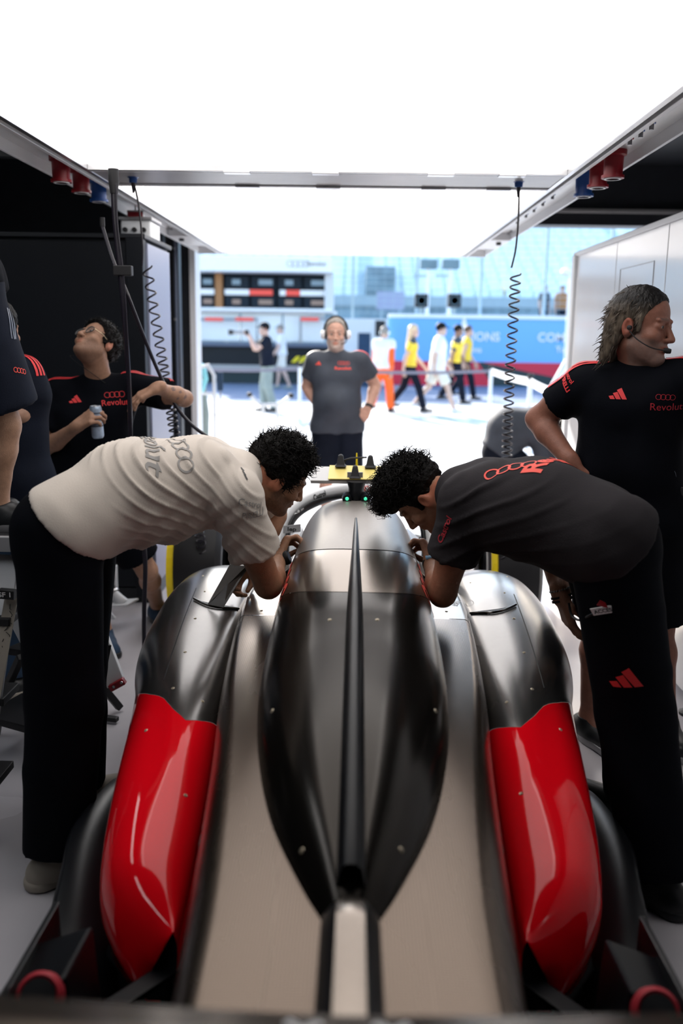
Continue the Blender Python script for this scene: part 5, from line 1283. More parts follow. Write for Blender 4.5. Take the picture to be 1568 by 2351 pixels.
R2 = person('person in a charcoal shirt and black trousers bending over the right sidepod, face down', J, dict(det='near', skin=(.40, .20, .125), shirt='charcoal_cloth', trousers='black_cloth', shoes='black_shoe', sole='black_shoe',
    loose=.027, flare=.014, fat=1.15, hem_n=(-.80, 0, .60), shirt_extra=[(at(1230, 1190, 2.74), (.19, .14, .125)), (at(1330, 1232, 2.64), (.12, .145, .125))], sleeve=.58, sleeve_w=.010, fold=.016, shirt_fn=folds_R2, tlen=2, tloose=.050, cuff=.095, waist=.10,
    hair='top', hair_vol=.010, hair_amp=.006, tufts=2200, tuft_len=.034, curl_r=.014, nape=-.035, hairline=.060, tuft_up=.3, tuft_fwd=.2, beard=((.08, .05, .04), .35), hp_l=dict(curl=.95, thumb=.8), hp_r=dict(curl=.35), s=1.04, arm=1.1, seed=3))
_h = camhit(1212, 1100, bvh_of(R2['shirt']))[0]
if _h is not None: decal('lettering', (lambda q: ([(x+1.75, y) for x, y in q[0]], q[1]))(text2d('Revolut', bold=.035)), np.array(_h)+V(0, 0, .0), V(.62, .78, 0)*.088, V(-.78, .62, 0)*.088, 'red_print_bright', R2['root'], R2['shirt'], direction=(0, 0, -1), maxlen=.01)
vs, fs = rings2d(t=.12); chest_print('emblem', (vs, fs), R2, 1170, 1074, .05, -4, 'red_print_bright')
chest_print('lettering', text2d('Castrol', bold=.02), R2, 1022, 1215, .030, 80, 'dark_red_print')
print_at('emblem', bars3_2d(), 1440, 1578, .070, 10, 'red_print', R2['trousers'], R2['trousers'])
strap_ring('watch_strap', J['wr_l']+V(0, 0, .003), nrm(J['wr_l']-J['el_l']), .0315, .018, 'rubber', R2['root'])
d_ = nrm(J['wr_l']-J['el_l']); n_ = nrm(V(-.2, -.6, .75)-d_*np.dot(V(-.2, -.6, .75), d_)); c_ = J['wr_l']+n_*.035
wf = MB().bar(c_-d_*.018, c_+d_*.018, .034, .010, up=n_).build('watch_case', mat('light_blue', (.25, .50, .75), .3), R2['root'], .004)
for k in range(22):
    a = 2*math.pi*k/22; ax = nrm(J['hand_r']); u = nrm(np.cross(ax, V(0, 1, 0))); v = np.cross(ax, u); c_ = J['wr_r']-ax*.018+(u*math.cos(a)+v*math.sin(a))*.031
    MB().lathe([(.0001, -.004), (.004, 0), (.0001, .004)], c_, u, 8).build('bracelet_bead', 'steel_grey', R2['root'], smooth=True)
for off in (.004, .016): strap_ring('wristband', J['wr_r']+nrm(J['hand_r'])*off, nrm(J['hand_r']), .032, .007, 'rubber', R2['root'])
settle(R2['root'], R2['base']); R2J = J

# ---- the man with the headset standing at the right
J = dict(hip=at(1452, 1190, 3.38), waist=at(1440, 1070, 3.36), chest=at(1452, 925, 3.34), neck=at(1466, 836, 3.34), head=at(1472, 748, 3.30), hf=(.76, -.64, -.08), hu=(.02, .06, 1),
         sh_r=at(1340, 882, 3.40), sh_l=at(1588, 872, 3.22), el_r=at(1234, 962, 3.52), wr_r=at(1312, 1062, 3.34), el_l=at(1690, 1000, 3.2), wr_l=at(1720, 1130, 3.0),
         hand_r=(.25, -.05, -.95), palm_r=(.6, .65, 0), hand_l=(-.3, 0, -.9), palm_l=(-.5, .8, 0),
         kn_r=(.98, 3.42, .52), an_r=(.98, 3.46, .09), toe_r=(1.02, 3.34, .038), kn_l=at(1515, 1432, 3.45), an_l=atz(1530, 1652, .09), toe_l=atz(1548, 1705, .038))
limb_check('R1', J)
R1 = person('long haired person with a headset microphone, black shirt, hand on hip by the white wall', J, dict(det='near', skin=(.27, .115, .078), shirt='black_cloth', trousers='black_cloth', tname='shorts', shoes='black_shoe', sole='steel_grey',
    loose=.014, fat=1.08, hem=-.02, sleeve=.60, tlen=.92, tloose=.035, waist=.03, hair='long', hair_mat='streaked_hair', hair_tone=((.006, .005, .005), (.17, .135, .10)), hair_vol=.003, hair_amp=.003, tufts=700, tuft_len=.04, curl_r=.002, tuft_out=.05, tuft_up=-1.0, tuft_fwd=-.7, hairline=.055, nape=-.06,
    beard=((.24, .20, .18), .6), hs=1.08, hp_r=dict(curl=.35), s=1.04, arm=1.12, fold=.016, seed=5, brow=(.10, .06, .05)))
shirt_stripes(R1, J, 'r', w_=.014, gap=.021, f1=.36); shirt_stripes(R1, J, 'l', w_=.014, gap=.021, f1=.4)
chest_print('emblem', bars3_2d(), R1, 1419, 917, .050, -2, 'red_print')
chest_print('emblem', rings2d(t=.09), R1, 1528, 912, .020, 0, 'dark_red_print'); chest_print('lettering', text2d('Revolut', bold=.0), R1, 1530, 935, .036, 0, 'dark_red_print')
chest_print('lettering', text2d('Castrol', bold=.02), R1, 1306, 864, .024, -68, 'red_print'); chest_print('lettering', text2d('PIRELLI', bold=.04), R1, 1297, 880, .024, -68, 'red_print')
hl = R1['hl']
bp = catmull([hl(.086, .0, -.02), hl(.085, .03, -.045), hl(.072, .075, -.066), hl(.048, .112, -.070)], 16)
hsx = MB().tube(bp, .0022, 8).build('headset_boom', 'rubber', R1['root'], smooth=True)
MB().lathe([(.0001, -.014), (.008, -.012), (.010, 0), (.008, .012), (.0001, .014)], hl(.044, .116, -.070), nrm(bp[-1]-bp[-2]), 14).build('microphone', 'rubber', hsx, smooth=True)
MB().lathe([(.0001, .006), (.008, .004), (.009, -.004), (.0001, -.006)], hl(.088, .0, -.012), R1['HR'][0], 14).build('earpiece', 'rubber', hsx, smooth=True)
c = at(1545, 1150, 3.26); rp = B('radio_pouch', (c[0]-.035, c[1]-.02, c[2]-.06), (c[0]+.03, c[1]+.02, c[2]+.055), 'rubber', R1['root'], .008)
MB().tube(catmull([at(1528, 1105, 3.24), at(1535, 1078, 3.22), at(1550, 1085, 3.22), at(1553, 1118, 3.24)], 14), .0018, 6).build('radio_wire', 'dark_panel_light', rp, smooth=True)
MB().cyl(c+V(.01, 0, .055), c+V(.01, 0, .085), .007, 10).build('radio_knob', 'rubber', rp, smooth=True)
settle(R1['root'], R1['base'])

# ---- the man with glasses looking up, can in hand
Y = 4.40
J = dict(hip=at(205, 1165, Y), chest=at(212, 948, Y), neck=at(226, 868, Y-.02), head=at(220, 792, Y-.06), hf=(-.38, -.58, .72), hu=(.16, .66, .70),
         sh_r=at(128, 908, Y), sh_l=at(312, 892, Y+.02), el_r=at(108, 1030, Y-.06), wr_r=at(178, 978, Y-.25), el_l=at(424, 915, Y-.12), wr_l=at(362, 890, Y-.30),
         hand_r=(.62, -.18, .42), palm_r=(.55, .55, -.3), hand_l=(-.80, -.1, -.40), palm_l=(-.35, .2, -.9),
         kn_r=at(222, 1272, Y+.05), an_r=atz(238, 1448, .09), toe_r=atz(246, 1478, .038), kn_l=at(338, 1310, Y+.1), an_l=at(362, 1420, Y+.5), toe_l=at(372, 1440, Y+.4))
J['an_l'][2] = .09; J['toe_l'][2] = .038
limb_check('L1', J)
L1 = person('person with glasses looking up at the light panel, holding a blue can, black shirt', J, dict(det='near', skin=(.42, .235, .155), shirt='black_cloth', trousers='black_cloth', tname='shorts', shoes='blue_cloth', sole='black_shoe',
    loose=.020, fat=1.15, hem=-.10, sleeve=.66, tlen=.80, tloose=.035, waist=.03, hair='short', hair_vol=.018, hair_amp=.007, tufts=900, tuft_len=.02, curl_r=.008, nape=-.075, hairline=.055,
    beard=((.06, .035, .028), .55), hp_r=dict(curl=.80, thumb=.9, side=1), hp_l=dict(curl=.30), s=1.0, seed=9, fold=.014))
shirt_stripes(L1, J, 'r'); shirt_stripes(L1, J, 'l')
chest_print('emblem', rings2d(t=.07), L1, 263, 906, .029, 4, 'red_print'); chest_print('lettering', text2d('Revolut', bold=.0), L1, 264, 924, .041, 5, 'red_print')
chest_print('emblem', bars3_2d(), L1, 174, 925, .048, 0, 'red_print'); 
hl = L1['hl']; HRr = L1['HR']
gf = MB()
for q in (-1, 1): gf.tube([hl(q*.032+.024*math.cos(a), .094-.004*abs(math.cos(a)), .0+.019*math.sin(a)) for a in np.linspace(0, 2*math.pi, 20)], .0024, 6, cap=False)
gf.tube([hl(-.009, .099, .004), hl(.009, .099, .004)], .0016, 6)
g0 = gf.build('glasses', 'rubber', L1['root'], smooth=True)
for q in (-1, 1): MB().tube([hl(q*.056, .090, .004), hl(q*.076, .05, .004), hl(q*.082, -.005, .0)], .0020, 6).build('temple_arm', 'gold_metal', g0, smooth=True)
for q in (-1, 1): MB().lathe([(.0001, 0), (.023, 0)], hl(q*.032, .094, 0), HRr[1], 20).build('lens', 'lens_glass', g0)
MB().tube(catmull([hl(.087, .0, -.015), hl(.088, .01, -.06), hl(.06, .04, -.12), J['neck']+V(.05, -.06, -.02)], 16), .0014, 5).build('earphone_wire', 'rubber', L1['root'], smooth=True)
# forearm tattoo patches as ink on the skin
for px, py, sz in ((398, 893, .018), (414, 900, .011), (425, 912, .014), (408, 915, .010)):
    d_ = print_at('tattoo', rings2d(n=2, r=.5, pitch=.6, t=.2, seg=10), px, py, sz, 30, mat('ink', (.16, .13, .14), .6), L1['body'], L1['root'], off=.001)
settle(L1['root'], L1['base']); L1J = J
# the can in his hand
hd = nrm(J['hand_r']); pr = nrm(V(*J['palm_r'])-hd*np.dot(J['palm_r'], hd)); cc = J['wr_r']+hd*.085+pr*.038
t = thing('drink_can', 'pale blue drink can held by the person looking up', 'can'); ax = nrm(V(-.04, -.05, 1)); base = cc-ax*.085
cb = MB().lathe([(.0001, .004), (.022, 0), (.0275, .008), (.0285, .016), (.0285, .135), (.0265, .145), (.0245, .149), (.0245, .151), (.0225, .151), (.0225, .147), (.0001, .146)], base, ax, 28).build('can_body', 'can_blue', t, smooth=True)
MB().lathe([(.0001, .1475), (.0222, .1475), (.0235, .1520), (.0250, .1505)], base, ax, 28).build('can_lid', 'aluminium', t, smooth=True)
MB().box(base+ax*.149+V(-.008, -.012, 0), base+ax*.149+V(.008, .006, .0015)).build('pull_tab', 'gold_metal', t)
for k, z in enumerate((.055, .075, .115)): MB().lathe([(.0288, z), (.0288, z+.008)], base, ax, 28).build('can_band', 'white_print' if k % 2 else 'dark_panel_light', cb, smooth=True)
settle(t, base)

# ---- the person on the step platform at the left edge
Y = 3.0
J = dict(hip=at(-95, 640, Y), chest=at(-190, 330, Y), neck=at(-215, 220, Y), head=at(-210, 130, Y), hf=(.6, .4, -.5), hu=(.3, .1, 1),
         sh_r=at(-130, 290, Y-.15), sh_l=at(-240, 290, Y+.18), el_r=at(-60, 420, Y-.1), wr_r=at(-40, 300, Y), el_l=at(-150, 420, Y+.2), wr_l=at(-60, 330, Y+.2), lat_h=(.3, -.95, 0),
         kn_r=at(8, 975, Y-.02), an_r=at(-8, 1165, Y), toe_r=at(14, 1192, Y), kn_l=at(-60, 960, Y+.25), an_l=at(-90, 1140, Y+.25), toe_l=at(-60, 1165, Y+.25))
L0 = person('person in black cargo shorts standing high on the step ladder at the left edge', J, dict(det='mid', skin=(.46, .27, .18), shirt='black_cloth', trousers='navy_cloth', tname='shorts', shoes='black_shoe', sole='steel_grey',
    loose=.02, hem=-.05, tlen=.90, tloose=.055, waist=.03, hair='short', s=1.05, fat=1.1))
print_at('emblem', rings2d(t=.12), 46, 851, .0175, 2, 'red_print_bright', L0['trousers'], L0['trousers'])
for k in range(3): print_at('side_stripe', shape_mesh([[(-.5, -.035), (.5, -.035), (.5, .035), (-.5, .035)]]), 22+k*5, 742+k*2, .10, -83, 'dark_panel_light', L0['trousers'], L0['trousers'])
settle(L0['root'], L0['base']); L0J = J
# ---- the person half hidden behind the ladder
Y = 3.75
J = dict(hip=at(12, 1105, Y), chest=at(10, 905, Y), neck=at(0, 828, Y), head=at(-8, 760, Y), hf=(.3, .9, 0), hu=(0, 0, 1),
         sh_r=at(58, 862, Y-.03), sh_l=at(-60, 865, Y), el_r=at(66, 950, Y-.05), wr_r=at(0, 955, Y-.18), el_l=at(-90, 950, Y), wr_l=at(-60, 1000, Y+.1), kn_r=at(30, 1290, Y+.05), kn_l=at(-20, 1290, Y), 
         an_r=atz(35, 1545, .09), an_l=atz(-25, 1540, .09), toe_r=atz(40, 1530, .038), toe_l=atz(-20, 1525, .038))
LH = person('person in a navy shirt with red shoulder stripes half hidden at the left edge', J, dict(det='mid', skin=(.40, .23, .16), shirt='navy_cloth', trousers='blue_cloth', shoes='black_shoe', loose=.018, hem=-.14, sleeve=.62, tlen=2, hair='short'))
shirt_stripes(LH, J, 'r', m='red_print', f1=.45); settle(LH['root'], LH['base'])

# ---- figures outdoors
def stand(x, y, z, h, face, stride=0.0, swing=0.0, lean=0.0, arms=None, phase=1):
    f = V(math.sin(face), math.cos(face), 0); r = V(f[1], -f[0], 0); o = V(x, y, z); u = V(0, 0, 1)
    L_ = lambda a, b, c: o + r*a*h + f*b*h + u*c*h
    J = dict(hip=L_(0, 0, .53), chest=L_(0, .02+lean*.3, .745), neck=L_(0, .02+lean*.4, .835), head=L_(0, .035+lean*.5, .925), hf=f-u*.05-f*0, hu=u+f*lean*.3,
             sh_r=L_(.105, .015+lean*.4, .80), sh_l=L_(-.105, .015+lean*.4, .80))
    for a, q in (('r', 1), ('l', -1)):
        s_ = stride*q*phase; w_ = -swing*q*phase
        J['kn_'+a] = L_(.055*q, .5*s_+.02, .285+abs(s_)*.02); J['an_'+a] = L_(.05*q, s_-(.04 if s_ < 0 else 0), .05+(.05 if s_ < -.1 else 0)); J['toe_'+a] = J['an_'+a]+f*.07*h-u*(.029*h)
        J['el_'+a] = L_(.135*q, .02+w_*.5-.01, .625); J['wr_'+a] = L_(.125*q, .06+w_, .485); J['hand_'+a] = -u+f*.2; J['palm_'+a] = -r*q
    if arms: arms(J, L_, f, r, u)
    return J
def cap(P, J, m, parent, brim=True, s=1.0):
    hl = P['hl']; c = SDF(); c.ell(hl(0, -.01, .060), V(.088, .106, .078)*s, P['HR'], k=.005, clip=[(hl(0, 0, .035), -P['HR'][2])])
    if brim: c.ell(hl(0, .12, .040), V(.065, .07, .010)*s, P['HR'], k=.01)
    Pm, Qm = sdf_mesh(c, .012); return fast_mesh('cap', Pm, Qm, m, parent)
def ear_cups(P, parent, m='white_print'):
    hl = P['hl']; H = P['HR']; b = MB()
    hb = b.tube([hl(.092*math.cos(a), -.0, .02+.115*math.sin(a)) for a in np.linspace(0, math.pi, 18)], .008, 8).build('headband', 'rubber', parent, smooth=True)
    for q in (-1, 1):
        MB().lathe([(.0001, .034), (.024, .032), (.036, .018), (.038, 0), (.034, -.006), (.0001, -.006)], hl(q*.086, -.004, -.005), H[0]*q, 20).build('ear_cup', m, hb, smooth=True)
        MB().lathe([(.030, 0), (.040, -.004), (.038, -.016), (.028, -.016)], hl(q*.090, -.004, -.005), H[0]*q, 20).build('ear_cushion', 'rubber', hb, smooth=True)
    MB().tube([hl(-.09, .01, -.03), hl(-.08, .07, -.06), hl(-.045, .105, -.075)], .004, 6).build('mic_boom', 'rubber', hb, smooth=True)
# man in the grey shirt facing the garage
Y = 7.3
J = dict(hip=at(774, 975, Y), chest=at(773, 868, Y), neck=at(772, 806, Y), head=at(771, 767, Y-.01), hf=(0, -1, -.02), hu=(0, .04, 1), sh_r=at(722, 830, Y), sh_l=at(829, 830, Y), el_r=at(705, 888, Y+.10), wr_r=at(733, 938, Y-.02), el_l=at(862, 885, Y+.08), wr_l=at(846, 934, Y-.04),
         hand_r=(.25, -.2, -.9), palm_r=(.4, .9, 0), hand_l=(-.4, -.2, -.85), palm_l=(-.4, .9, 0), kn_r=at(747, 1090, Y-.02), kn_l=at(803, 1090, Y-.02), an_r=(-.24, 7.34, .09), an_l=(.0, 7.34, .09), toe_r=(-.27, 7.22, .038), toe_l=(.03, 7.22, .038))
limb_check('C', J)
CM = person('bearded person in a grey team shirt and white headset facing the garage from outside', J, dict(det='mid', skin=(.62, .36, .27), shirt='slate_cloth', trousers='navy_cloth', tname='shorts', shoes='black_shoe', loose=.018, belly=.045, flare=.0, fat=1.08, fold=.014, hem=-.05, sleeve=.62, sleeve_w=.012,
    tlen=.86, tloose=.035, waist=.03, hair='short', hair_mat='grey_hair', hair_vol=.005, beard=((.55, .50, .46), .85), hairline=.045, s=1.03, arm=1.1, hp_r=dict(curl=.4), hp_l=dict(curl=.5)))
ear_cups(CM, CM['root']); chest_print('emblem', rings2d(t=.12), CM, 789, 834, .029, 0, 'red_print_bright'); chest_print('lettering', text2d('Revolut', bold=.03), CM, 787, 846, .042, 0, 'red_print_bright', squash=.8)
chest_print('emblem', bars3_2d(), CM, 731, 838, .036, 0, 'red_print_bright'); shirt_stripes(CM, J, 'l', m='red_print_bright', w_=.016); shirt_stripes(CM, J, 'r', m='white_print', w_=.016)
strap_ring('wrist_watch', J['wr_l'], nrm(J['wr_l']-J['el_l']), .032, .026, 'rubber', CM['root']); settle(CM['root'], CM['base'])
# person bending at the right of the opening
Y = 6.7
J = dict(hip=at(1150, 1035, Y), waist=at(1165, 985, Y), chest=at(1225, 978, Y), neck=at(1262, 985, Y), head=at(1290, 1000, Y+.05), hf=(.5, .1, -.85), hu=(.85, 0, .5), sh_r=at(1240, 1000, Y-.17), sh_l=at(1240, 985, Y+.17), el_r=at(1262, 1080, Y-.15), wr_r=at(1290, 1140, Y-.1), el_l=at(1270, 1070, Y+.2), wr_l=at(1300, 1130, Y+.15),
         hand_r=(.3, 0, -.9), palm_r=(0, 1, 0), hand_l=(.3, 0, -.9), palm_l=(0, -1, 0), lat_h=(-.2, -1, 0), kn_r=at(1215, 1110, Y-.1), an_r=at(1180, 1215, Y-.1), toe_r=at(1215, 1225, Y-.12), kn_l=at(1170, 1120, Y+.1), an_l=at(1135, 1200, Y+.15), toe_l=at(1170, 1205, Y+.15))
for a in 'rl': J['an_'+a][2] = .09; J['toe_'+a][2] = .038
CR = person('person in navy shirt and shorts crouched forward in front of the right opening edge', J, dict(det='mid', skin=(.60, .38, .30), shirt='slate_cloth', trousers='navy_cloth', tname='shorts', shoes='black_shoe', loose=.03, fat=1.2, hem_n=(.55, 0, .83), hem=-.02, sleeve=.7, tlen=.62, tloose=.06, hair='short')); settle(CR['root'], CR['base'])
def lane(px, row, htop, lab, o, face, cap_m=None, x=None, zoff=-.02, **kw):
    c = atz(px, row, zoff); h = at(px, htop, c[1])[2]-zoff; h = min(max(h, 1.6), 2.0)/1.0
    J = stand(c[0], c[1], zoff, h/1.03, face, **kw); o = dict(o); o.setdefault('det', 'far'); o['s'] = h/1.85; P = person(lab, J, o)
    if cap_m: cap(P, J, cap_m, P['root'])
    return P, J
def cam_arms(J, L_, f, r, u):
    for a, q in (('r', 1), ('l', -1)):
        J['el_'+a] = L_(.10*q, .13, .70); J['wr_'+a] = L_(.03*q, .20, .845); J['hand_'+a] = f*.7+u*.5; J['palm_'+a] = -r*q
R90 = math.pi/2
PH, PJ = lane(614, 946, 733, 'person in a navy polo shirt and green trousers aiming a long lens', dict(skin=(.62, .40, .32), shirt='navy_cloth', trousers='grey_green_cloth', shoes='black_shoe', tlen=2, tloose=.03, loose=.03, sleeve=.6, hair='short', hem=-.02), -R90-.25, 'navy_cloth', arms=cam_arms, stride=.03)
cm = thing('camera', 'black camera with a long pale lens held up by the photographer', 'camera'); f = nrm(V(math.sin(-R90-.25), math.cos(-R90-.25), 0)); c = (PJ['wr_r']+PJ['wr_l'])/2+f*.06+V(0, 0, .07)
MB().bar(c-f*.04, c+f*.04, .15, .11).build('camera_body', 'rubber', cm, .01); MB().tube([c+f*.04, c+f*.14, c+f*.26, c+f*.30], [.035, .04, .045, .05], 14).build('lens', 'steel_grey', cm, smooth=True)
MB().tube([c+f*.28, c+f*.38], [.05, .06], 14).build('lens_hood', 'rubber', cm, smooth=True); settle(cm, c); settle(PH['root'], PH['base'])
P, J = lane(648, 893, 716, 'person in a white shirt and beige shorts standing behind the photographer', dict(skin=(.62, .42, .34), shirt='white_cloth', trousers='cream_cloth', tname='shorts', shoes='grey_green_cloth', tlen=.8, loose=.03, hair='short', hair_mat='grey_hair'), -R90, 'grey_green_cloth', stride=.08, swing=.1); settle(P['root'], P['base'])
P, J = lane(876, 948, 742, 'person in orange overalls and a white tabard walking past the barrier', dict(skin=(.58, .38, .30), shirt='white_cloth', trousers='orange_cloth', shoes='black_shoe', tlen=2, tloose=.03, loose=.045, sleeve=.35, hair='short', hair_mat='grey_hair', hem=-.02), R90*.35, stride=.12, swing=.08)
ear_cups(P, P['root'], 'seat_blue')
for a in 'lr':
    T = SDF(); T.cone(J['sh_'+a], J['el_'+a], .072, .06, k=.03); T.cone(J['el_'+a], J['wr_'+a]*.9+J['el_'+a]*.1, .06, .045, k=.03); p_, q_ = sdf_mesh(T, .02); fast_mesh('sleeve', p_, q_, 'orange_cloth', P['root'])
settle(P['root'], P['base'])
P, J = lane(938, 946, 738, 'person with very long fair hair in a yellow and navy top striding past', dict(skin=(.60, .40, .32), shirt='yellow_cloth', trousers='navy_cloth', shoes='black_shoe', tlen=2, tloose=.015, loose=.018, sleeve=.6, hair='verylong', hair_mat='blond_hair', fat=.85), R90, stride=.17, swing=.14)
T = SDF(); T.cone(J['chest']+V(0, 0, .02), J['neck'], .135, .08, k=.05); T.cone(J['sh_l'], J['sh_r'], .082, .082, k=.03); p_, q_ = sdf_mesh(T, .02); fast_mesh('navy_yoke', p_, q_, 'slate_cloth', P['root']); settle(P['root'], P['base'])
P, J = lane(1000, 948, 720, 'tall person in a white shirt, cream shorts and dark cap striding to the right', dict(skin=(.60, .42, .34), shirt='white_cloth', trousers='cream_cloth', tname='shorts', shoes='white_cloth', tlen=.85, tloose=.04, loose=.045, sleeve=.75, hair='short', fat=1.1, hem=-.12), R90, 'black_cloth', stride=.20, swing=.10); settle(P['root'], P['base'])
P, J = lane(1040, 927, 724, 'person in navy and yellow team shirt with a cap next to the tall one', dict(skin=(.30, .17, .12), shirt='yellow_cloth', trousers='navy_cloth', shoes='black_shoe', tlen=2, tloose=.02, loose=.02, sleeve=.6, hair='short'), R90, 'black_cloth', stride=.12, swing=.12)
T = SDF(); T.cone(J['sh_l'], J['sh_r'], .095, .095, k=.03); T.cone(J['sh_r'], J['el_r']*.6+J['sh_r']*.4, .08, .07, k=.03); p_, q_ = sdf_mesh(T, .02); fast_mesh('navy_yoke', p_, q_, 'slate_cloth', P['root']); settle(P['root'], P['base'])
P, J = lane(1064, 917, 722, 'brown haired person in a yellow vest walking at the far side of the group', dict(skin=(.58, .38, .30), shirt='yellow_cloth', trousers='navy_cloth', shoes='black_shoe', tlen=2, tloose=.02, loose=.025, sleeve=.3, hair='short', hair_mat='brown_hair'), R90, stride=.13, swing=.1); settle(P['root'], P['base'])
# three onlookers on the platform behind the pit wall
B('marshal_platform', (5.6, 31.9, 0), (9.2, 33.4, 1.75), 'seat_dark'); tag(bpy.data.objects['marshal_platform'], 'dark platform behind the pit wall carrying two onlookers', 'platform')
for px, lab, m in ((1248, 'person in dark clothes standing behind the wall above the blue banner', 'slate_cloth'), (1290, 'person in orange brown clothes standing behind the wall beside the white post', 'orange_panel')):
    c = at(px, 700, 32.6); J = stand(c[0], 32.6, 1.75, 1.7, 2.6 if px < 1260 else -2.8); P = person(lab, J, dict(det='far', skin=(.5, .33, .26), shirt=m, trousers='navy_cloth', shoes='black_shoe', tlen=2, hair='short')); settle(P['root'], V(c[0], 32.6, 1.75))
# ================================================================== CABLES AND SMALL THINGS
def coil(pts, r0, r1, turns, n=14, lead=0):
    """a spring running along a centre line; r0 -> r1 radius"""
    P = catmull(pts, turns*n+1); out = []; u = V(1, 0, 0)
    for i, p in enumerate(P):
        t = nrm(P[min(i+1, len(P)-1)]-P[max(i-1, 0)]); u = nrm(u-t*np.dot(u, t)); v = np.cross(t, u); a = 2*math.pi*i/n; f = i/(len(P)-1); r = r0+(r1-r0)*f
        out.append(p+(u*math.cos(a)+v*math.sin(a))*r)
    return out
def coiled(lab, plug, straight, coilpts, turns, r0, r1, rr=.0046):
    t = thing('coiled_cable', lab, 'cable')
    c = plug; MB().lathe([(.0001, 0), (.026, 0), (.028, -.03), (.020, -.034), (.018, -.055), (.0001, -.055)], c, n=16).build('plug', 'blue_plastic', t, smooth=True)
    MB().tube([c-V(0, 0, .05), c-V(0, 0, .10)], [.012, .005], 8).build('strain_relief', 'cable_black', t, smooth=True)
    MB().tube(catmull(straight, 40), rr, 8).build('straight_lead', 'cable_black', t, smooth=True)
    # denser turns lower down: re-time the centre line
    C_ = catmull(coilpts, 400); f = np.linspace(0, 1, turns*14+1)**.72; u = V(1, 0, 0); out = []
    for i, ff in enumerate(f):
        k = ff*398; k0 = int(k); p = C_[k0]+(C_[k0+1]-C_[k0])*(k-k0); tt = nrm(C_[min(k0+3, 399)]-C_[max(k0-3, 0)]); u = nrm(V(1, 0, 0)-tt*tt[0]); v = np.cross(tt, u); a = 2*math.pi*i/14; r = r0+(r1-r0)*ff
        out.append(p+(u*math.cos(a)+v*math.sin(a))*r)
    MB().tube(out, rr, 6).build('coil', 'cable_black', t, smooth=True); settle(t, plug); return t
Yc = 4.455
coiled('black coiled cable hanging from the left blue plug of the gantry cross bar', at(305, 392, Yc), [at(305, 410, Yc), at(318, 470, Yc), at(327, 560, Yc), at(326, 612, Yc)],
       [at(338, 612, Yc), at(352, 700, Yc), at(372, 820, Yc), at(388, 910, Yc), at(402, 1000, Yc-.02), at(432, 1120, Yc), at(456, 1220, Yc+.1), at(470, 1310, Yc+.2)], 44, .023, .024)
coiled('black coiled cable hanging from the right blue plug of the gantry cross bar', at(1192, 402, Yc), [at(1192, 420, Yc), at(1190, 500, Yc), at(1184, 570, Yc), at(1174, 615, Yc)],
       [at(1184, 628, Yc), at(1180, 700, Yc), at(1172, 830, Yc), at(1166, 960, Yc), at(1163, 1070, Yc), at(1158, 1160, Yc), at(1148, 1310, Yc+.2)], 42, .024, .023)
t = thing('power_cable', 'thick black power cable hanging from the gantry down past the person with the can', 'cable'); y = 4.0
p0 = at(260, 388, 4.0); MB().lathe([(.0001, 0), (.022, 0), (.022, -.05), (.016, -.10), (.0001, -.10)], p0, n=14).build('plug', 'rubber', t, smooth=True)
MB().tube(catmull([at(259, 400, y), at(263, 500, y), at(275, 620, y), at(288, 760, y), at(297, 900, y), at(302, 1060, y), at(318, 1180, y), at(333, 1280, y), at(331, 1400, y), at(331, 1500, y)], 80), .0105, 10).build('cable', 'cable_black', t, smooth=True)
MB().tube(catmull([at(266, 420, y-.012), at(270, 520, y-.012), at(284, 640, y-.012), at(293, 780, y-.012), at(300, 920, y-.012), at(305, 1060, y-.012)], 60), .004, 8).build('thin_wire', 'cable_black', t, smooth=True)
B('cable_clip', at(268, 622, y)-V(.012, .02, .02), at(304, 622, y)+V(0, .02, .022), 'rubber', t, .004); settle(t, p0)
t = thing('drooping_cable', 'black cable drooping from the cable clip across to the car', 'cable')
MB().tube(catmull([at(235, 520, 4.3), at(260, 600, 4.2), at(288, 665, 4.1), at(325, 760, 4.15), at(362, 850, 4.2), at(400, 925, 4.2), at(440, 975, 4.2), at(500, 1018, 4.2), at(560, 1050, 4.2)], 70), .0085, 10).build('cable', 'cable_black', t, smooth=True)
MB().lathe([(.0001, 0), (.012, 0), (.012, .04), (.0001, .04)], at(235, 520, 4.3), n=10).build('ferrule', 'rubber', t, smooth=True); settle(t, at(235, 520, 4.3))
# ---- step ladder with white stiles and black treads at the left
t = thing('step_ladder', 'aluminium step ladder with scribbled white stiles, black treads and red feet', 'ladder')
yy = 2.9
def stile(a, b_, w_, d_, m='white_metal'): 
    return MB().bar(a, b_, w_, d_, up=(0, -1, 0)).build('stile', m, t, .003)
s1 = stile(at(24, 1275, 2.86), at(-28, 1640, 2.62), .070, .025, 'frame_grey')
f_ = MB().bar(at(28, 1362, 2.77), at(-14, 1600, 2.62), .042, .004, up=(0, -1, 0)).build('stile_label', 'beige_shoe', s1)
c = at(17, 1362, 2.74); MB().bar(c-V(.026, 0, .0), c+V(.026, 0, -.004), .03, .028, up=(0, 0, 1)).build('tag', 'rubber', s1); decal('lettering', text2d('SF 1', bold=.02), c+V(0, -.018, 0), (.026, 0, 0), (0, 0, .022), 'white_print', s1)
R_ = np.random.RandomState(5)
for k in range(12):
    p = at(24-k*3.0+R_.rand()*6, 1385+k*16, 2.745-k*.008)+V(0, -.008, 0); MB().tube([p, p+V(R_.normal()*.006, 0, -.008-R_.rand()*.01), p+V(R_.normal()*.008, 0, -.02)], .0012, 4).build('scribble', 'black_print', s1)
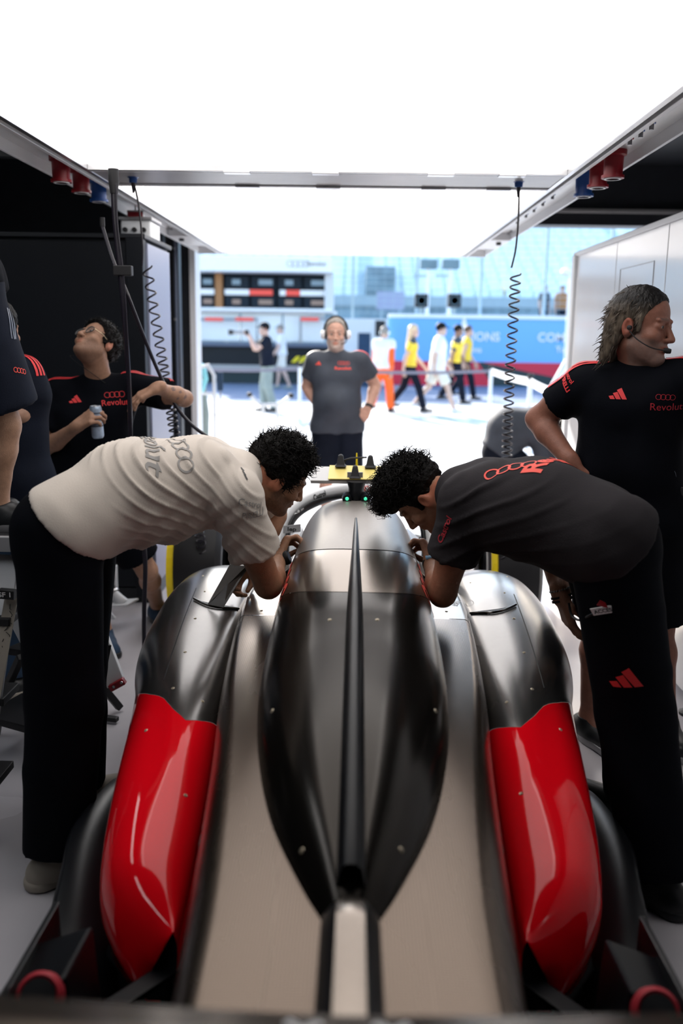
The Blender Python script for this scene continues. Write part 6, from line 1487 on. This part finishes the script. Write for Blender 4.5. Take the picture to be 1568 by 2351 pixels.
stile(at(22, 1392, 3.15), at(62, 1470, 3.15), .05, .02); st2 = stile(at(218, 1440, 3.35), at(268, 1572, 3.35), .075, .028, 'white_metal'); stile(at(-20, 1150, 3.3), at(218, 1440, 3.35), .05, .02, 'frame_grey')
a, b_ = at(253, 1580, 3.33), at(286, 1562, 3.33); MB().bar(a, b_, .03, .028).build('red_foot', 'red_plastic', st2, .004)
for px, py in ((261, 1577), (279, 1567)): c = at(px, py, 3.31); MB().lathe([(.0001, 0), (.006, 0), (.006, .004)], c, (0, -1, 0), 10).build('rivet', 'aluminium', st2)
top = L0J['an_r'][2]-.075
B('top_platform', (-1.66, 2.80, top-.03), (-1.08, 3.45, top), 'rubber', t, .005); MB().bar(V(-1.66, 2.78, top+.0), V(-1.07, 2.78, top+.0), .02, .05).build('platform_rim', 'frame_grey', t, .003)
for x in (-1.62, -1.12): MB().bar(V(x, 3.42, top), V(x-.02, 3.9, 0), .05, .025).build('rear_leg', 'frame_grey', t, .003)
for x in (-1.62, ): MB().bar(V(x, 2.84, top), V(x-.05, 2.50, 0), .05, .025).build('front_leg', 'frame_grey', t, .003)
for k in (1, 2, 3):
    z = top*(1-k/4.0); B('tread', (-1.64, 2.80-.085*k, z-.02), (-1.10, 2.94-.085*k, z+.005), 'rubber', t, .003)
settle(t, V(-1.35, 3.1, 0))
t = thing('step_stool', 'low black folding step stool with two treads beside the trouser legs', 'stool')
def slab(name, q, th, m): return MB().prism(q, (0, 0, -th)).build(name, m, t, .004)
z1 = .40; z0 = .16
slab('upper_tread', [atz(10, 1488, z1), atz(60, 1468, z1), atz(100, 1470, z1), atz(100, 1500, z1)], .028, 'rubber')
slab('lower_tread', [atz(-40, 1640, z0), atz(50, 1590, z0), atz(110, 1600, z0), atz(110, 1682, z0)], .03, 'rubber')
for a, b_ in (((48, 1508, z1), (6, 1600, z0)), ((50, 1512, z1-.02), (90, 1560, z0)),): MB().bar(atz(*a), atz(*b_), .028, .028).build('strut', 'rubber', t, .004)
for a, b_ in (((6, 1605, z0), (-10, 1690, .0)), ((100, 1640, z0), (120, 1720, 0)), ((60, 1500, z1), (230, 1590, .02))): MB().bar(atz(*a), atz(*b_), .03, .03).build('leg', 'rubber', t, .004)
MB().bar(atz(222, 1560, .18), atz(275, 1625, .02), .03, .03).build('leg', 'rubber', t, .004); MB().bar(atz(120, 1632, .02), atz(270, 1652, .02), .03, .02).build('base_bar', 'rubber', t, .004)
MB().bar(atz(244, 1478, .45), atz(236, 1520, .38), .035, .03).build('hinge_bracket', 'rubber', t, .003); settle(t, V(-1.2, 2.95, 0))
# ---- white air duct stand behind the legs
t = thing('air_duct', 'white air duct stand with a ribbed black hose and flat white nozzle', 'duct'); y = 4.9
MB().prism([at(232, 1302, y), at(264, 1302, y), at(266, 1365, y), at(240, 1405, y), at(232, 1405, y)], (0, .06, 0)).build('side_frame', 'white_metal', t, .006)
ho = MB(); hp = catmull([at(232, 1325, y-.05), at(244, 1340, y-.06), at(262, 1362, y-.08)], 26); ho.tube(hp, [.030 if i % 2 else .026 for i in range(26)], 12); ho.build('ribbed_hose', 'rubber', t, smooth=True)
MB().tube([at(260, 1360, y-.08), at(272, 1375, y-.1), at(280, 1385, y-.1)], [.024, .032, .04], 12).build('nozzle', 'white_metal', t, smooth=True)
c = at(278, 1385, y-.1); MB().prism([c+V(-.07, -.06, 0), c+V(.05, -.06, .01), c+V(.09, .04, .02), c+V(-.03, .04, .01)], (0, 0, -.012)).build('nozzle_plate', 'white_metal', t, .002)
strap_ring('hose_clamp', at(260, 1360, y-.08), nrm(hp[-1]-hp[-2]), .031, .012, 'aluminium', t); MB().bar(at(244, 1400, y), V(at(262, 1412, y)[0], y, 0), .02, .02).build('leg', 'white_metal', t); MB().bar(at(234, 1400, y), V(at(234, 1412, y)[0], y, 0), .02, .02).build('leg', 'white_metal', t); settle(t, V(-1.25, y, 0))
# ---- small clear deflector on the left pod
MB().prism([at(362, 1362, 3.52), at(372, 1340, 3.50), at(382, 1334, 3.50), at(384, 1352, 3.48), at(366, 1384, 3.46)], (.004, .006, 0)).build('clear_deflector', 'glass', car)
# ---- lanyard and pass hanging from the right mechanic's hand
t = thing('lanyard', 'black lanyard with a white access tag hanging from the braceleted hand', 'lanyard')
w0 = R2J['wr_r']
_TT = bvh_of(R2['trousers'])
def _lh(px, py):
    h = camhit(px, py, _TT)[0]; p = np.array(h) if h is not None else at(px, py, 2.4)
    return p-ray(px, py)*.012
MB().tube(catmull([at(1306, 1385, 2.74), at(1312, 1412, 2.70), at(1330, 1424, 2.60), _lh(1350, 1415), _lh(1375, 1404)], 20), .004, 6).build('strap', 'rubber', t, smooth=True)
c = _lh(1384, 1402); ux = nrm(V(.95, -.1, .22))*.030; uy = V(-.006, 0, .010); 
MB().prism([c-ux-uy, c+ux-uy, c+ux+uy, c-ux+uy], (0, .004, 0)).build('access_tag', 'white_print', t, .001); decal('lettering', text2d('ACCES', bold=.03), c-V(0, .001, 0), nrm(ux)*.016, nrm(uy)*.016, 'black_print', t)
MB().prism([_lh(1370, 1390), _lh(1378, 1378), _lh(1390, 1384), _lh(1396, 1396)], (0, .003, 0)).build('red_tab', 'red_plastic', t); settle(t, w0)
for o_ in list(bpy.data.objects):
    if o_.type == 'MESH' and o_.parent is None and 'label' not in o_ and 'kind' not in o_: print('UNTAGGED', o_.name)
